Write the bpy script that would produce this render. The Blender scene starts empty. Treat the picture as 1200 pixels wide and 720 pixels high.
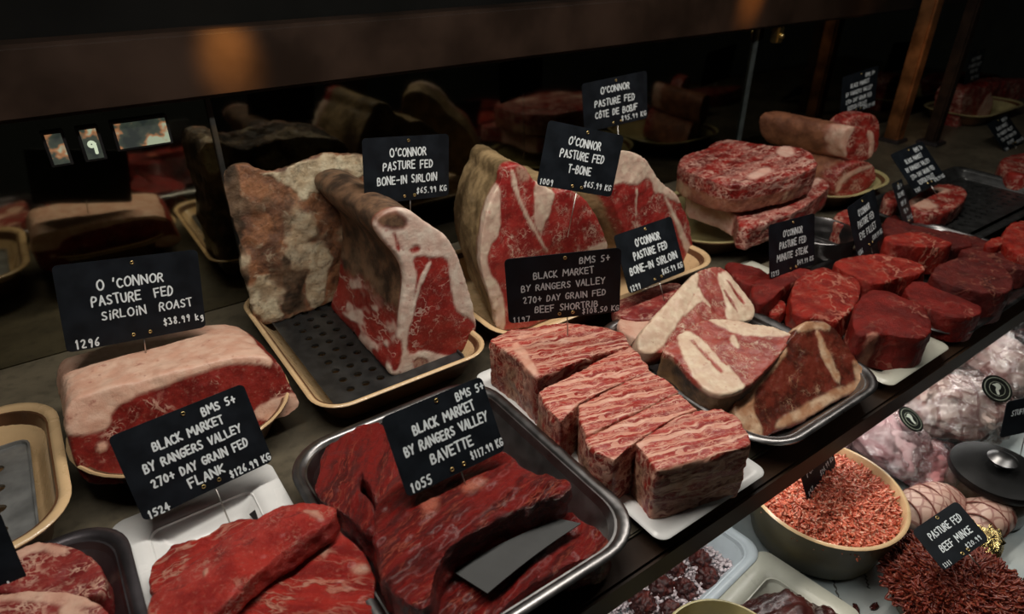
import bpy, bmesh, math, random
import numpy as np
from mathutils import Matrix, Vector
C = bpy.context.scene.collection
SC = bpy.context.scene
random.seed(7)
# ------------------------------------------------------------------ camera
F_PX, PITCH, XANG, CAMH = 775.0, math.radians(30), math.radians(54.6), 0.6
HD = np.array([math.cos(XANG), math.sin(XANG), 0])
RT = np.array([math.sin(XANG), -math.cos(XANG), 0])
FW = HD*math.cos(PITCH)+np.array([0, 0, -math.sin(PITCH)])
UP = HD*math.sin(PITCH)+np.array([0, 0, math.cos(PITCH)])
CP = np.array([0, 0, CAMH])
cd = bpy.data.cameras.new('camera'); cam = bpy.data.objects.new('camera', cd); C.objects.link(cam)
cd.sensor_width = 36; cd.lens = 36*F_PX/1200; cd.clip_start = .01
M = Matrix.Identity(4)
for i in range(3):
    M[i][0] = RT[i]; M[i][1] = UP[i]; M[i][2] = -FW[i]; M[i][3] = CP[i]
cam.matrix_world = M
SC.camera = cam
cd.dof.use_dof = True; cd.dof.focus_distance = .86; cd.dof.aperture_fstop = 5.0
SC.view_settings.view_transform = 'Standard'; SC.view_settings.look = 'None'
SC.view_settings.gamma = 1; SC.view_settings.use_curve_mapping = False
SC.view_settings.exposure = 0.0
# ------------------------------------------------------------------ world and lights
wd = bpy.data.worlds.new('world'); SC.world = wd; wd.use_nodes = True
wd.node_tree.nodes['Background'].inputs[0].default_value = (.85, .9, .8, 1)
wd.node_tree.nodes['Background'].inputs[1].default_value = .006

def area(name, loc, size, sizey, energy, col, rot):
    l = bpy.data.lights.new(name, 'AREA'); l.shape = 'RECTANGLE'; l.size = size; l.size_y = sizey
    l.energy = energy; l.color = col
    o = bpy.data.objects.new(name, l); C.objects.link(o); o.location = loc; o.rotation_euler = rot
    return o
WARM = (1, .93, .84)
area('case_light', (.30, .56, .93), .9, .05, 8.2, WARM, (math.radians(-6), 0, 0))
area('case_light_far', (1.25, .54, .93), .8, .05, 4.6, WARM, (math.radians(-6), 0, 0))
o_ = area('shelf_fill', (1.05, .06, .30), .8, .05, .35, (1, .97, .9), (math.radians(4), 0, 0)); o_.data.spread = math.radians(95)  # unseen fill added in front to brighten the lower shelf
area('under_deck_fill', (1.0, .36, -.046), 1.5, .02, 1.0, (1, .97, .92), (math.radians(-18), 0, 0))  # added fill hidden under the deck, lifts the shaded lower shelf
def spot(name, loc, tgt, energy, col, ang, blend=.8):
    l = bpy.data.lights.new(name, 'SPOT'); l.energy = energy; l.color = col; l.spot_size = ang; l.spot_blend = blend; l.shadow_soft_size = .02
    o = bpy.data.objects.new(name, l); C.objects.link(o); o.location = loc
    o.rotation_euler = (Vector(tgt)-Vector(loc)).to_track_quat('-Z', 'Y').to_euler(); return o
spot('beam_light', (.25, .93, .62), (.262, 1.10, .43), 16.0, (1, .5, .10), .42, 1.0)
spot('beam_light_far', (1.55, .95, .62), (1.5, 1.10, .46), 12.0, (1, .45, .1), .5, 1.0)
spot('post_light', (1.9, .82, .60), (2.2, 1.0, .2), 2.2, (1, .55, .2), .5)

# ------------------------------------------------------------------ helpers
def ray(u, v):
    d = FW*F_PX+RT*(u-600)+UP*(360-v); return d/np.linalg.norm(d)
def G(u, v, z=0.0):                                   # where a sight line meets the level z
    d = ray(u, v); return CP+d*((z-CAMH)/d[2])
def sstep(a, b, x):
    t = np.clip((x-a)/(b-a), 0, 1); return t*t*(3-2*t)
def _h(ix, iy, iz):
    n = (ix*374761393+iy*668265263+iz*2147483647+1013904223) & 0xffffffff
    n = ((n ^ (n >> 13))*1274126177) & 0xffffffff
    n = (n ^ (n >> 16)) & 0xffffffff
    return n/4294967295.0
def vnoise(p):
    i = np.floor(p).astype(np.int64); f = p-i; f = f*f*(3-2*f); r = 0
    for dx in (0, 1):
        for dy in (0, 1):
            for dz in (0, 1):
                w = (f[:, 0] if dx else 1-f[:, 0])*(f[:, 1] if dy else 1-f[:, 1])*(f[:, 2] if dz else 1-f[:, 2])
                r = r+w*_h(i[:, 0]+dx, i[:, 1]+dy, i[:, 2]+dz)
    return r*2-1
def fbm(p, o=3):
    r = 0; a = 1
    for k in range(o):
        r = r+a*vnoise(p*2**k+k*17.3); a *= .5
    return r/1.5
def sdf(P, poly):                                      # signed distance of points to a polygon, inside < 0
    poly = np.asarray(poly); d = np.full(len(P), 1e9); ins = np.zeros(len(P), bool)
    for a, b in zip(poly, np.roll(poly, -1, 0)):
        e = b-a; w = P-a; t = np.clip((w@e)/(e@e+1e-12), 0, 1)
        d = np.minimum(d, np.linalg.norm(w-t[:, None]*e, axis=1))
        c = ((a[1] > P[:, 1]) != (b[1] > P[:, 1]))
        with np.errstate(divide='ignore', invalid='ignore'):
            x = (b[0]-a[0])*(P[:, 1]-a[1])/(b[1]-a[1]+1e-15)+a[0]
        ins ^= c & (P[:, 0] < x)
    return np.where(ins, -d, d)
def chaikin(p, n=1):
    p = np.asarray(p, float)
    for _ in range(n):
        q = np.roll(p, -1, 0); p = np.stack([.75*p+.25*q, .25*p+.75*q], 1).reshape(-1, p.shape[1])
    return p
def link(name, me, mat=None, parent=None):
    o = bpy.data.objects.new(name, me); C.objects.link(o)
    if mat is not None: me.materials.append(mat)
    if parent is not None: o.parent = parent
    return o
def mesh_np(name, V, Fq, smooth=True, attrs=None, normals=None):
    me = bpy.data.meshes.new(name); V = np.asarray(V, np.float32); Fq = np.asarray(Fq, np.int32); k = Fq.shape[1]
    me.vertices.add(len(V)); me.vertices.foreach_set('co', V.ravel())
    me.loops.add(Fq.size); me.loops.foreach_set('vertex_index', Fq.ravel())
    me.polygons.add(len(Fq)); me.polygons.foreach_set('loop_start', np.arange(len(Fq), dtype=np.int32)*k)
    me.update(calc_edges=True); me.validate()
    if smooth: me.shade_smooth()
    for n, a in (attrs or {}).items():
        at = me.attributes.new(n, 'FLOAT', 'POINT'); at.data.foreach_set('value', np.asarray(a, np.float32))
    if normals is not None: me.normals_split_custom_set_from_vertices([tuple(x) for x in normals])
    return me
def tag(o, label, cat, group=None, kind=None):
    if label: o['label'] = label
    if cat: o['category'] = cat
    if group: o['group'] = group
    if kind: o['kind'] = kind
    return o
def empty(name, label, cat, loc=(0, 0, 0), group=None, mat=None):
    o = bpy.data.objects.new(name, None); C.objects.link(o); o.empty_display_size = .02
    if mat is not None: o.matrix_world = mat
    else: o.location = loc
    return tag(o, label, cat, group)
def bm_obj(name, bm, mat, parent=None, smooth=False):
    me = bpy.data.meshes.new(name); bm.normal_update(); bm.to_mesh(me); bm.free()
    if smooth: me.shade_smooth()
    return link(name, me, mat, parent)
def bbox(bm, lo, hi, bev=0.0, seg=2):
    r = bmesh.ops.create_cube(bm, size=1); vs = r['verts']
    for v in vs: v.co = Vector([lo[i]+(v.co[i]+.5)*(hi[i]-lo[i]) for i in range(3)])
    if bev:
        es = list({e for v in vs for e in v.link_edges}); bmesh.ops.bevel(bm, geom=es, offset=bev, segments=seg, affect='EDGES')
def box(name, lo, hi, mat, bev=.003, parent=None, origin=True):
    c = [(a+b)/2 for a, b in zip(lo, hi)]; c[2] = lo[2]
    if not origin: c = [0, 0, 0]
    bm = bmesh.new(); bbox(bm, [a-b for a, b in zip(lo, c)], [a-b for a, b in zip(hi, c)], bev)
    o = bm_obj(name, bm, mat, parent); o.location = c; return o

# ------------------------------------------------------------------ materials
class N:
    def __init__(s, name):
        s.m = bpy.data.materials.new(name); s.m.use_nodes = True; s.t = s.m.node_tree
        s.p = s.t.nodes['Principled BSDF']; s.o = s.t.nodes['Material Output']
    def n(s, typ, **kw):
        x = s.t.nodes.new(typ)
        for k, v in kw.items(): setattr(x, k, v)
        return x
    def l(s, a, b): s.t.links.new(a, b)
    def set(s, inp, v):
        if isinstance(v, bpy.types.NodeSocket): s.l(v, inp)
        else:
            if isinstance(v, tuple) and len(v) == 3 and inp.type == 'RGBA': v = v+(1,)
            inp.default_value = v
    def math(s, op, a, b=0.0, c=0.0, clamp=False):
        x = s.n('ShaderNodeMath', operation=op, use_clamp=clamp)
        for i, v in enumerate((a, b, c)): s.set(x.inputs[i], v)
        return x.outputs[0]
    def ss(s, v, a, b):
        x = s.n('ShaderNodeMapRange', interpolation_type='SMOOTHSTEP')
        s.set(x.inputs[0], v); x.inputs[1].default_value = a; x.inputs[2].default_value = b
        return x.outputs[0]
    def mix(s, f, a, b):
        x = s.n('ShaderNodeMix', data_type='RGBA'); s.set(x.inputs[0], f); s.set(x.inputs[6], a); s.set(x.inputs[7], b); return x.outputs[2]
    def noise(s, vec, scale, detail=3, rough=.5, dist=0.0):
        x = s.n('ShaderNodeTexNoise'); s.l(vec, x.inputs['Vector']); x.inputs['Scale'].default_value = scale
        x.inputs['Detail'].default_value = detail; x.inputs['Roughness'].default_value = rough; x.inputs['Distortion'].default_value = dist
        return x.outputs[0], x.outputs[1]
    def coords(s, scale=(1, 1, 1), seed=0.0):
        tc = s.n('ShaderNodeTexCoord'); mp = s.n('ShaderNodeMapping'); s.l(tc.outputs['Object'], mp.inputs[0])
        mp.inputs['Scale'].default_value = scale; mp.inputs['Location'].default_value = (seed, seed*.7, seed*1.3); return mp.outputs[0]
    def attr(s, name):
        return s.n('ShaderNodeAttribute', attribute_name=name).outputs['Fac']
    def bump(s, h, strength=.3, dist=.002):
        b = s.n('ShaderNodeBump'); s.l(h, b.inputs['Height']); b.inputs['Strength'].default_value = strength; b.inputs['Distance'].default_value = dist
        s.l(b.outputs[0], s.p.inputs['Normal']); return b
    def P(s, **kw):
        for k, v in kw.items(): s.set(s.p.inputs[k.replace('_', ' ')], v)
        return s.m
_mats = {}
def simple(name, col, rough=.5, metal=0.0, var=.25, scale=30, bump=0.0, spec=.5, coat=0.0, rvar=.1):
    if name in _mats: return _mats[name]
    n = N(name); c = n.coords(); a, _ = n.noise(c, scale, 4)
    d = tuple(x*(1-var) for x in col); b = tuple(min(1, x*(1+var)) for x in col)
    n.P(Base_Color=n.mix(n.ss(a, .3, .7), d, b), Metallic=metal, Specular_IOR_Level=spec, Coat_Weight=coat)
    x = n.n('ShaderNodeMapRange'); n.l(a, x.inputs[0]); x.inputs[3].default_value = max(.02, rough-rvar); x.inputs[4].default_value = min(1, rough+rvar)
    n.l(x.outputs[0], n.p.inputs['Roughness'])
    if bump: n.bump(a, bump, .001)
    _mats[name] = n.m; return n.m
def meat_mat(name, l1, l2, fat=(.62, .42, .33), fat2=(.74, .60, .49), web=None, streak=None, bark1=(.05, .028, .014), bark2=(.30, .19, .09),
             bone=(.42, .25, .18), bone2=(.25, .08, .06), seed=0.0, rough=.38, bumps=.35, coat=.10, lscale=22, fleck=.12, spec=.4, bark3=(.45, .33, .2), fine=0.0, bdist=.003):
    n = N(name); c = n.coords((1, 1, 1), seed)
    _, wc = n.noise(c, 40, 2)
    wv = n.n('ShaderNodeVectorMath', operation='MULTIPLY_ADD'); n.l(wc, wv.inputs[0]); wv.inputs[1].default_value = (.012,)*3; n.l(c, wv.inputs[2]); w = wv.outputs[0]

    def stretch(v, s):
        mp = n.n('ShaderNodeMapping'); n.l(v, mp.inputs[0]); mp.inputs['Scale'].default_value = s; return mp.outputs[0]
    a, _ = n.noise(stretch(w, streak[1]) if streak else w, lscale*1.3, 7, .68); lean = n.mix(n.ss(a, .40, .62), l1, l2)
    f, _ = n.noise(c, 260, 2); lean = n.mix(n.math('MULTIPLY', n.ss(f, .56, .75), fleck), lean, fat)
    m = None
    if web:
        sc, wd_, th, stg, st = web
        q = stretch(w, st); ms = []
        for sc_, k_, t_ in ((sc*.5, 1.0, 1-wd_*.45), (sc*1.25, .8, 1-wd_*.55)):
            x, _ = n.noise(q, sc_, 3, .6, .9)
            x = n.math('SUBTRACT', 1.0, n.math('ABSOLUTE', n.math('MULTIPLY_ADD', x, 2.0, -1.0)))
            ms.append(n.math('MULTIPLY', n.ss(x, t_-.025, t_+.012), k_))
        mk, _ = n.noise(c, sc*.4, 3, .6)
        m = n.math('MULTIPLY', n.math('MAXIMUM', ms[0], ms[1]), n.math('MULTIPLY', n.ss(mk, th-.10, th+.14), stg))
    if streak:
        sc, st, th, soft, stg = streak
        s_, _ = n.noise(stretch(w, st), sc, 3, .55)
        r = n.math('SUBTRACT', 1.0, n.math('ABSOLUTE', n.math('MULTIPLY_ADD', s_, 2.0, -1.0)))
        big, _ = n.noise(stretch(c, tuple(.5*x for x in st)), sc*.6, 2)
        r = n.math('MULTIPLY', n.ss(r, th, th+soft), n.math('MULTIPLY', n.ss(big, .38, .62), stg))
        m = r if m is None else n.math('MAXIMUM', m, r)
    fa = n.attr('fat'); fac = fa if m is None else n.math('MAXIMUM', fa, m, clamp=True)
    g, _ = n.noise(c, 55, 4); fcol = n.mix(n.ss(g, .35, .7), fat, fat2)
    red, _ = n.noise(c, 90, 3, .6); fcol = n.mix(n.math('MULTIPLY', n.ss(red, .60, .74), .45), fcol, l1)
    col = n.mix(fac, lean, fcol)
    bn, _ = n.noise(c, 120, 4, .65); col = n.mix(n.attr('bone'), col, n.mix(n.ss(bn, .45, .65), bone, bone2))
    k, _ = n.noise(w, 26, 5, .6); k2, _ = n.noise(stretch(w, (1, 1, .4)), 14, 3, .6)
    bk = n.mix(n.ss(k, .36, .66), bark1, bark2); bk = n.mix(n.math('MULTIPLY', n.ss(k2, .56, .7), .8), bk, bark3)
    if fine:
        z1, _ = n.noise(c, 75, 6, .7, .6); z2, _ = n.noise(c, 30, 6, .7, 1.2)
        col = n.mix(n.math('MULTIPLY', n.ss(z1, .50, .68), fine), col, bark1); col = n.mix(n.math('MULTIPLY', n.ss(z2, .56, .66), fine*.8), col, fat2)
    ba = n.attr('bark'); col = n.mix(ba, col, bk)
    n.P(Base_Color=col, Coat_Weight=coat, Coat_Roughness=.2, Specular_IOR_Level=spec)
    n.set(n.p.inputs['Roughness'], n.math('ADD', rough, n.math('ADD', n.math('MULTIPLY', ba, .25), n.math('MULTIPLY', fa, .08))))
    h, _ = n.noise(c, 210, 6, .7); hh = n.math('ADD', h, n.math('MULTIPLY', fac, .5)); n.bump(hh, bumps, bdist)
    return n.m
MM = {}
MM['roast'] = meat_mat('roast_beef', (.24, .020, .014), (.13, .009, .007), fat=(.62, .35, .25), fat2=(.72, .48, .36), web=(70, .07, .60, .85, (1, 1, .5)))
MM['sirloin'] = meat_mat('aged_sirloin', (.29, .024, .018), (.19, .012, .010), fat=(.62, .45, .37), fat2=(.74, .64, .54), streak=(40, (1, 1, .3), .955, .03, .5), web=(120, .05, .64, .5, (1, 1, .5)), bark1=(.035, .02, .012), bark2=(.20, .11, .06), bark3=(.24, .15, .09), seed=2)
MM['tbone'] = meat_mat('aged_tbone', (.36, .034, .028), (.24, .016, .015), fat=(.60, .42, .33), fat2=(.74, .62, .48), web=(90, .075, .55, .8, (1, 1, .5)), bark1=(.15, .10, .045), bark2=(.36, .25, .125), seed=3)
MM['tsteak'] = meat_mat('tbone_steak', (.34, .06, .042), (.23, .026, .02), fat=(.60, .42, .30), fat2=(.72, .59, .43), web=(110, .09, .52, .7, (1, 1, .5)), bark1=(.03, .02, .012), bark2=(.20, .12, .055), bark3=(.22, .14, .07), seed=4)
MM['tdark'] = meat_mat('dark_tbone_steak', (.15, .024, .013), (.055, .011, .006), fat=(.42, .21, .11), fat2=(.62, .44, .29), web=(90, .06, .58, .6, (1, 1, .5)), seed=5)
MM['wagyu'] = meat_mat('short_rib', (.36, .028, .019), (.20, .011, .008), fat=(.62, .30, .21), fat2=(.72, .44, .33), web=(150, .10, .44, .75, (.4, 1, .8)), streak=(30, (.14, 2.2, 1.2), .89, .09, 1.0), seed=6, rough=.42, bone=(.5, .28, .18), bone2=(.2, .06, .04))
MM['wagyu_stack'] = meat_mat('short_rib_slab', (.28, .018, .014), (.12, .007, .006), fat=(.62, .34, .27), fat2=(.70, .47, .38), web=(80, .085, .46, .85, (.7, 1, 1)), streak=(26, (.3, 1.5, 2.2), .89, .09, .95), bark1=(.16, .05, .03), bark2=(.28, .11, .06), seed=7)
MM['flank'] = meat_mat('flank', (.42, .024, .015), (.24, .010, .007), fat=(.58, .26, .18), fat2=(.62, .36, .26), streak=(34, (.35, 1.9, 1.5), .93, .06, .75), web=(60, .05, .58, .8, (.6, 1, 1)), seed=8, bdist=.006, rough=.24, coat=.08, bumps=.8, spec=.5, fleck=.12)
MM['flank_top'] = meat_mat('flank_top', (.44, .030, .020), (.27, .013, .009), fat=(.58, .28, .2), fat2=(.62, .36, .26), web=(75, .055, .56, .7, (.8, 1, 1)), seed=9, bdist=.006, rough=.24, coat=.08, bumps=.8, spec=.5, fleck=.28)
MM['bavette'] = meat_mat('bavette', (.23, .010, .007), (.085, .004, .003), fat=(.42, .09, .055), fat2=(.5, .16, .10), streak=(55, (.3, 2.2, 1.4), .93, .07, .6), seed=10, bdist=.007, rough=.23, coat=.08, bumps=.9, spec=.55, fleck=.05)
MM['fillet'] = meat_mat('fillet', (.20, .013, .009), (.11, .006, .004), fat=(.44, .16, .11), fat2=(.5, .24, .17), streak=(26, (1, 1, .6), .955, .035, .7), seed=11, bdist=.005, rough=.40, coat=0.0, bumps=.7, spec=.25, fleck=.05)
MM['fillet_dark'] = meat_mat('fillet_dark', (.12, .013, .010), (.06, .006, .005), fat=(.34, .11, .07), fat2=(.4, .17, .11), streak=(26, (1, 1, .6), .965, .03, .5), seed=12, bdist=.005, rough=.45, coat=0.0, bumps=.7, spec=.25, fleck=.05)
MM['fillet_red'] = meat_mat('fillet_red', (.32, .019, .010), (.18, .008, .005), fat=(.5, .18, .12), fat2=(.56, .27, .19), streak=(30, (1, 1, .6), .94, .04, .75), web=(120, .06, .55, .5, (1, 1, .6)), seed=13, bdist=.005, rough=.38, coat=0.0, bumps=.7, spec=.25, fleck=.08)
MM['scotch'] = meat_mat('scotch_fillet', (.28, .024, .018), (.15, .010, .008), fat=(.55, .30, .22), fat2=(.62, .42, .32), web=(55, .09, .48, .85, (1, 1, .5)), bark1=(.14, .05, .025), bark2=(.28, .11, .055), bark3=(.34, .17, .10), seed=14)
MM['rump'] = meat_mat('marbled_steak', (.24, .028, .024), (.13, .011, .012), fat=(.55, .30, .22), fat2=(.62, .4, .3), web=(80, .09, .5, .85, (.7, 1, .6)), seed=15)
MM['offal'] = meat_mat('dark_braise', (.06, .012, .010), (.025, .005, .005), fat=(.2, .06, .04), fat2=(.3, .12, .08), web=(60, .04, .6, .5, (1, 1, 1)), seed=16, rough=.22, coat=.5)
MM['rib'] = meat_mat('aged_rib', (.36, .16, .075), (.16, .075, .045), fat=(.52, .40, .25), fat2=(.68, .60, .42), bark1=(.035, .022, .012), bark2=(.15, .09, .05), bark3=(.26, .17, .10), seed=17, rough=.45, bumps=.9, lscale=16, fine=.5)

cream = simple('cream_glaze', (.66, .46, .25), .28, var=.08, coat=.3)
olive_cream = simple('old_cream_glaze', (.42, .36, .17), .35, var=.15, coat=.2)
brown_glaze = simple('brown_glaze', (.10, .045, .02), .35, var=.35, scale=12, coat=.2)
steel = simple('brushed_steel', (.24, .235, .235), .32, 1.0, var=.08, scale=60)
dark_steel = simple('dark_steel', (.12, .11, .12), .36, .9, var=.15)
black_steel = simple('black_tray_steel', (.06, .062, .062), .38, .7, var=.3, scale=40)
white_tray = simple('white_melamine', (.78, .79, .78), .25, var=.03)
bluish_tray = simple('white_plastic', (.55, .62, .66), .3, var=.05)
offwhite = simple('offwhite_tray', (.50, .50, .42), .3, var=.05)
wood_dark = simple('dark_wood', (.034, .018, .010), .5, var=.4, scale=9, spec=.2)
beam_wood = simple('varnished_beam', (.026, .015, .010), .34, var=.4, scale=8, coat=.2)
card_mat = simple('slate_card', (.006, .0085, .012), .5, var=.3, scale=40, spec=.25)
chalk = simple('chalk_ink', (.72, .78, .80), .7, var=.06, scale=200)
brass = simple('brass_eyelet', (.62, .47, .2), .3, 1.0, var=.1)
pin_mat = simple('pin_steel', (.45, .43, .4), .35, 1.0, var=.1)
black_plastic = simple('black_plastic', (.012, .012, .013), .4, var=.3)
grey_strip = simple('charcoal_paper', (.040, .042, .042), .7, var=.15)
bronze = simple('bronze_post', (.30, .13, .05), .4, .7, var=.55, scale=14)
black_wall = simple('black_wall', (.005, .005, .0045), .8, var=.3, scale=6, spec=.08)

# ------------------------------------------------------------------ the setting
def struct(o): o['kind'] = 'structure'; return o
n = N('deck_stone'); c = n.coords(); a, _ = n.noise(c, 9, 5, .6); b, _ = n.noise(c, 80, 3)
col = n.mix(n.ss(a, .35, .65), (.07, .06, .042), (.13, .11, .075)); col = n.mix(n.math('MULTIPLY', n.ss(b, .5, .7), .3), col, (.02, .018, .014))
n.P(Base_Color=col, Roughness=.42); deck_m = n.m
deck = struct(box('floor_deck', (-.9, .345, -.035), (3.6, 1.15, 0), deck_m, .002))
rail = struct(box('trim_1', (-.9, .306, -.042), (3.6, .345, -.001), wood_dark, .004))
n = N('dark_mirror'); c = n.coords(); a, _ = n.noise(c, 7, 4, .6)
n.P(Base_Color=n.mix(n.ss(a, .35, .7), (.10, .095, .075), (.15, .14, .11)), Metallic=1.0, Roughness=.06); mirror_m = n.m
n = N('clear_mirror'); c = n.coords(); a, _ = n.noise(c, 7, 4, .6)
n.P(Base_Color=n.mix(n.ss(a, .35, .7), (.30, .28, .21), (.38, .36, .27)), Metallic=1.0, Roughness=.05)
struct(box('wall_mirror', (.226, 1.15, -.035), (3.6, 1.162, .40), mirror_m, 0))
struct(box('wall_mirror_left', (-.9, 1.15, -.035), (.226, 1.162, .40), n.m, 0))
struct(box('wall_back', (-.9, 1.165, -1.0), (3.6, 1.21, 1.3), black_wall, 0))
struct(box('trim_2', (-.9, 1.10, .372), (3.6, 1.163, .468), beam_wood, .006))
struct(box('trim_3', (.222, 1.143, 0), (.230, 1.15, .372), simple('seam_strip', (.03, .03, .028), .4), .001))
struct(box('trim_4', (1.60, 1.143, 0), (1.612, 1.15, .372), simple('seam_steel', (.10, .12, .12), .4, .5), .001))
struct(box('ceiling', (-.9, .18, .98), (3.6, 1.165, 1.0), wood_dark, .002))
struct(box('wall_left', (-.92, -.1, -1.0), (-.9, 1.21, 1.0), black_wall, 0))
n = N('shelf_paper'); c = n.coords(); a, _ = n.noise(c, 14, 4); n.P(Base_Color=n.mix(n.ss(a, .3, .7), (.36, .42, .43), (.46, .50, .49)), Roughness=.5); paper_m = n.m
struct(box('floor_shelf', (.1, .085, -.25), (3.4, .9, -.22), paper_m, .002))
struct(box('trim_5', (.1, .05, -.26), (3.4, .085, -.195), wood_dark, .004))
struct(box('trim_10', (.858, .012, -.26), (.96, .055, .98), simple('black_post', (.006, .006, .0055), .6, spec=.15), .004))
struct(box('floor', (-1.5, -1.5, -1.02), (4, 1.3, -1.0), simple('room_floor', (.04, .035, .03), .6), 0))
struct(box('wall_under', (-.9, .9, -1.0), (3.6, .92, -.036), black_wall, 0))
# bronze end posts of the glazed case end
p = empty('bronze_post', 'bronze vertical frame post with worn lit edge beside the rolled rib beef', 'post', (2.2, 1.0, 0))
box('upright', (2.19, .985, 0), (2.235, 1.03, .98), bronze, .006, None).name = 'upright'
u = bpy.data.objects['upright']; u.parent = p; u.location = (u.location.x-2.2, u.location.y-1.0, 0)
b = box('foot', (2.18, .975, 0), (2.245, 1.04, .012), dark_steel, .003); b.parent = p; b.location = (b.location.x-2.2, b.location.y-1.0, 0)
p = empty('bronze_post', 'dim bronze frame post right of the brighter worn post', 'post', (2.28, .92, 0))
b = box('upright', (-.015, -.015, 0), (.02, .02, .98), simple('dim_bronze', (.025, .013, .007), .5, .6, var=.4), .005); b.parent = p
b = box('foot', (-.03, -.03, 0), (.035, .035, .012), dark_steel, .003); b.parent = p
# brass clip under the beam
p = empty('brass_clip', 'small brass clip catching light under the wooden beam', 'clip', (1.655, 1.12, .36))
b = box('clip_plate', (-.012, -.012, -.03), (.012, .012, .012), brass, .003); b.parent = p
bm = bmesh.new(); bmesh.ops.create_uvsphere(bm, u_segments=12, v_segments=8, radius=.008, matrix=Matrix.Translation((0, -.014, -.012))); bm_obj('clip_screw', bm, brass, p, True)
# glowing patches added to stand in for bright reflections in the mirror
def reflection_patch(x0, x1, z0, z1, label, seed, nine=False):
    t = empty('reflection_patch', label, 'reflection', ((x0+x1)/2, 1.146, z0), 'glowing reflection patches under the beam')
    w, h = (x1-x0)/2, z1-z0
    bm = bmesh.new(); bbox(bm, (-w-.004, -.004, -.004), (w+.004, .004, h+.004), .001); bm_obj('patch_backing', bm, black_plastic, t)
    n = N('reflection_glow'); c = n.coords((1, 1, 1), seed); a, cc = n.noise(c, 26, 3, .6); b_, _ = n.noise(c, 40, 2)
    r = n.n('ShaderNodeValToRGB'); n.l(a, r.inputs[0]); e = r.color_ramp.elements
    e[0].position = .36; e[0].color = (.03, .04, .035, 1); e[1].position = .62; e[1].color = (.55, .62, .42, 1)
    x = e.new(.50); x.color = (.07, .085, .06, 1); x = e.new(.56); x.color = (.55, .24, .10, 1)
    n.P(Base_Color=(.02, .02, .02), Emission_Color=r.outputs[0], Emission_Strength=.55)  # emission imitates the bright mirror reflection, no lamp here
    bm = bmesh.new(); bbox(bm, (-w, -.006, 0), (w, -.0035, h)); fc = bm_obj('reflection_face', bm, n.m, t)
    if nine:
        g = N('reflected_numeral'); g.P(Base_Color=(.1, .1, .1), Emission_Color=(.75, .85, .6), Emission_Strength=.7)  # glowing numeral belongs to the imitated reflection
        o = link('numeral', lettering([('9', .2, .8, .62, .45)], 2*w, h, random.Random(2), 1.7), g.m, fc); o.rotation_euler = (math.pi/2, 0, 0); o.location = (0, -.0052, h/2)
# ------------------------------------------------------------------ trays, bowls, inserts
def rring(w, d, r, z, ns=8):
    r = max(min(r, w/2-.001, d/2-.001), .001); P = []
    for cx, cy, a0 in ((1, 1, 0), (-1, 1, 90), (-1, -1, 180), (1, -1, 270)):
        for k in range(ns+1):
            a = math.radians(a0+90*k/ns); P.append((cx*(w/2-r)+r*math.cos(a), cy*(d/2-r)+r*math.sin(a), z))
    return P
def rings_mesh(name, rings, cap0=False, cap1=False, bev=True):
    bm = bmesh.new(); R = [[bm.verts.new(p) for p in r] for r in rings]; k = len(R[0])
    for a, b in zip(R, R[1:]):
        for i in range(k): bm.faces.new((a[i], a[(i+1) % k], b[(i+1) % k], b[i]))
    if cap0: bm.faces.new(R[0][::-1])
    if cap1: bm.faces.new(R[-1])
    bmesh.ops.recalc_face_normals(bm, faces=bm.faces)
    me = bpy.data.meshes.new(name); bm.to_mesh(me); bm.free(); me.shade_smooth()
    try: me.set_sharp_from_angle(angle=math.radians(50))
    except Exception: pass
    return me
def tray(name, label, x0, x1, y0, y1, h, mat, rim=.012, flare=.02, r=.04, z=0.0, t=.003, outer=None, rot=0, group=None, floor_t=.004, cat='tray', lip=.004):
    w, d = x1-x0, y1-y0; loc = ((x0+x1)/2, (y0+y1)/2, z)
    o_ = lambda ins, zz, rr: rring(w-2*ins, d-2*ins, rr, zz)
    outr = [o_(rim+flare+.012, 0, r*.7), o_(rim+flare, .006, r*.8), o_(rim+t, h-lip, r), o_(.001, h-lip, r*1.15), o_(0, h-lip/2, r*1.2)]
    inn = [o_(0, h-lip/2, r*1.2), o_(.002, h, r*1.15), o_(rim*.75, h, r*1.02), o_(rim, h-.002, r), o_(rim+flare+t, floor_t+.008, r*.78), o_(rim+flare+t+.006, floor_t+.001, r*.7), o_(rim+flare+t+.016, floor_t, r*.6)]
    if outer is None:
        o = link(name, rings_mesh(name, outr+inn[1:], True, True), mat); o.location = loc; o.rotation_euler.z = rot
        return tag(o, label, cat, group)
    t_ = empty(name, label, cat, loc, group); t_.rotation_euler.z = rot
    link('outer_shell', rings_mesh('outer_shell', outr, True, False), outer, t_)
    link('basin', rings_mesh('basin', inn, False, True), mat, t_)
    return t_
def circ(r, z, n=56, sx=1, sy=1): return [(r*sx*math.cos(2*math.pi*i/n), r*sy*math.sin(2*math.pi*i/n), z) for i in range(n)]
def bowl(name, label, x, y, z, R, h, mat, outer, base=.6, sx=1, sy=1, floor_t=.006, group=None, cat='bowl'):
    t = empty(name, label, cat, (x, y, z), group)
    c = lambda rr, zz: circ(rr, zz, 56, sx, sy)
    link('outer_shell', rings_mesh('outer_shell', [c(R*base, 0), c(R*(base+.12), h*.12), c(R*.93, h*.6), c(R*.985, h*.94), c(R, h*.985)], True, False), outer, t)
    link('basin', rings_mesh('basin', [c(R, h*.985), c(R*.985, h), c(R*.955, h), c(R*.94, h*.97), c(R*.88, h*.6), c(R*(base+.08), h*.15+floor_t), c(R*base*.8, floor_t)], False, True), mat, t)
    return t
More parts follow.
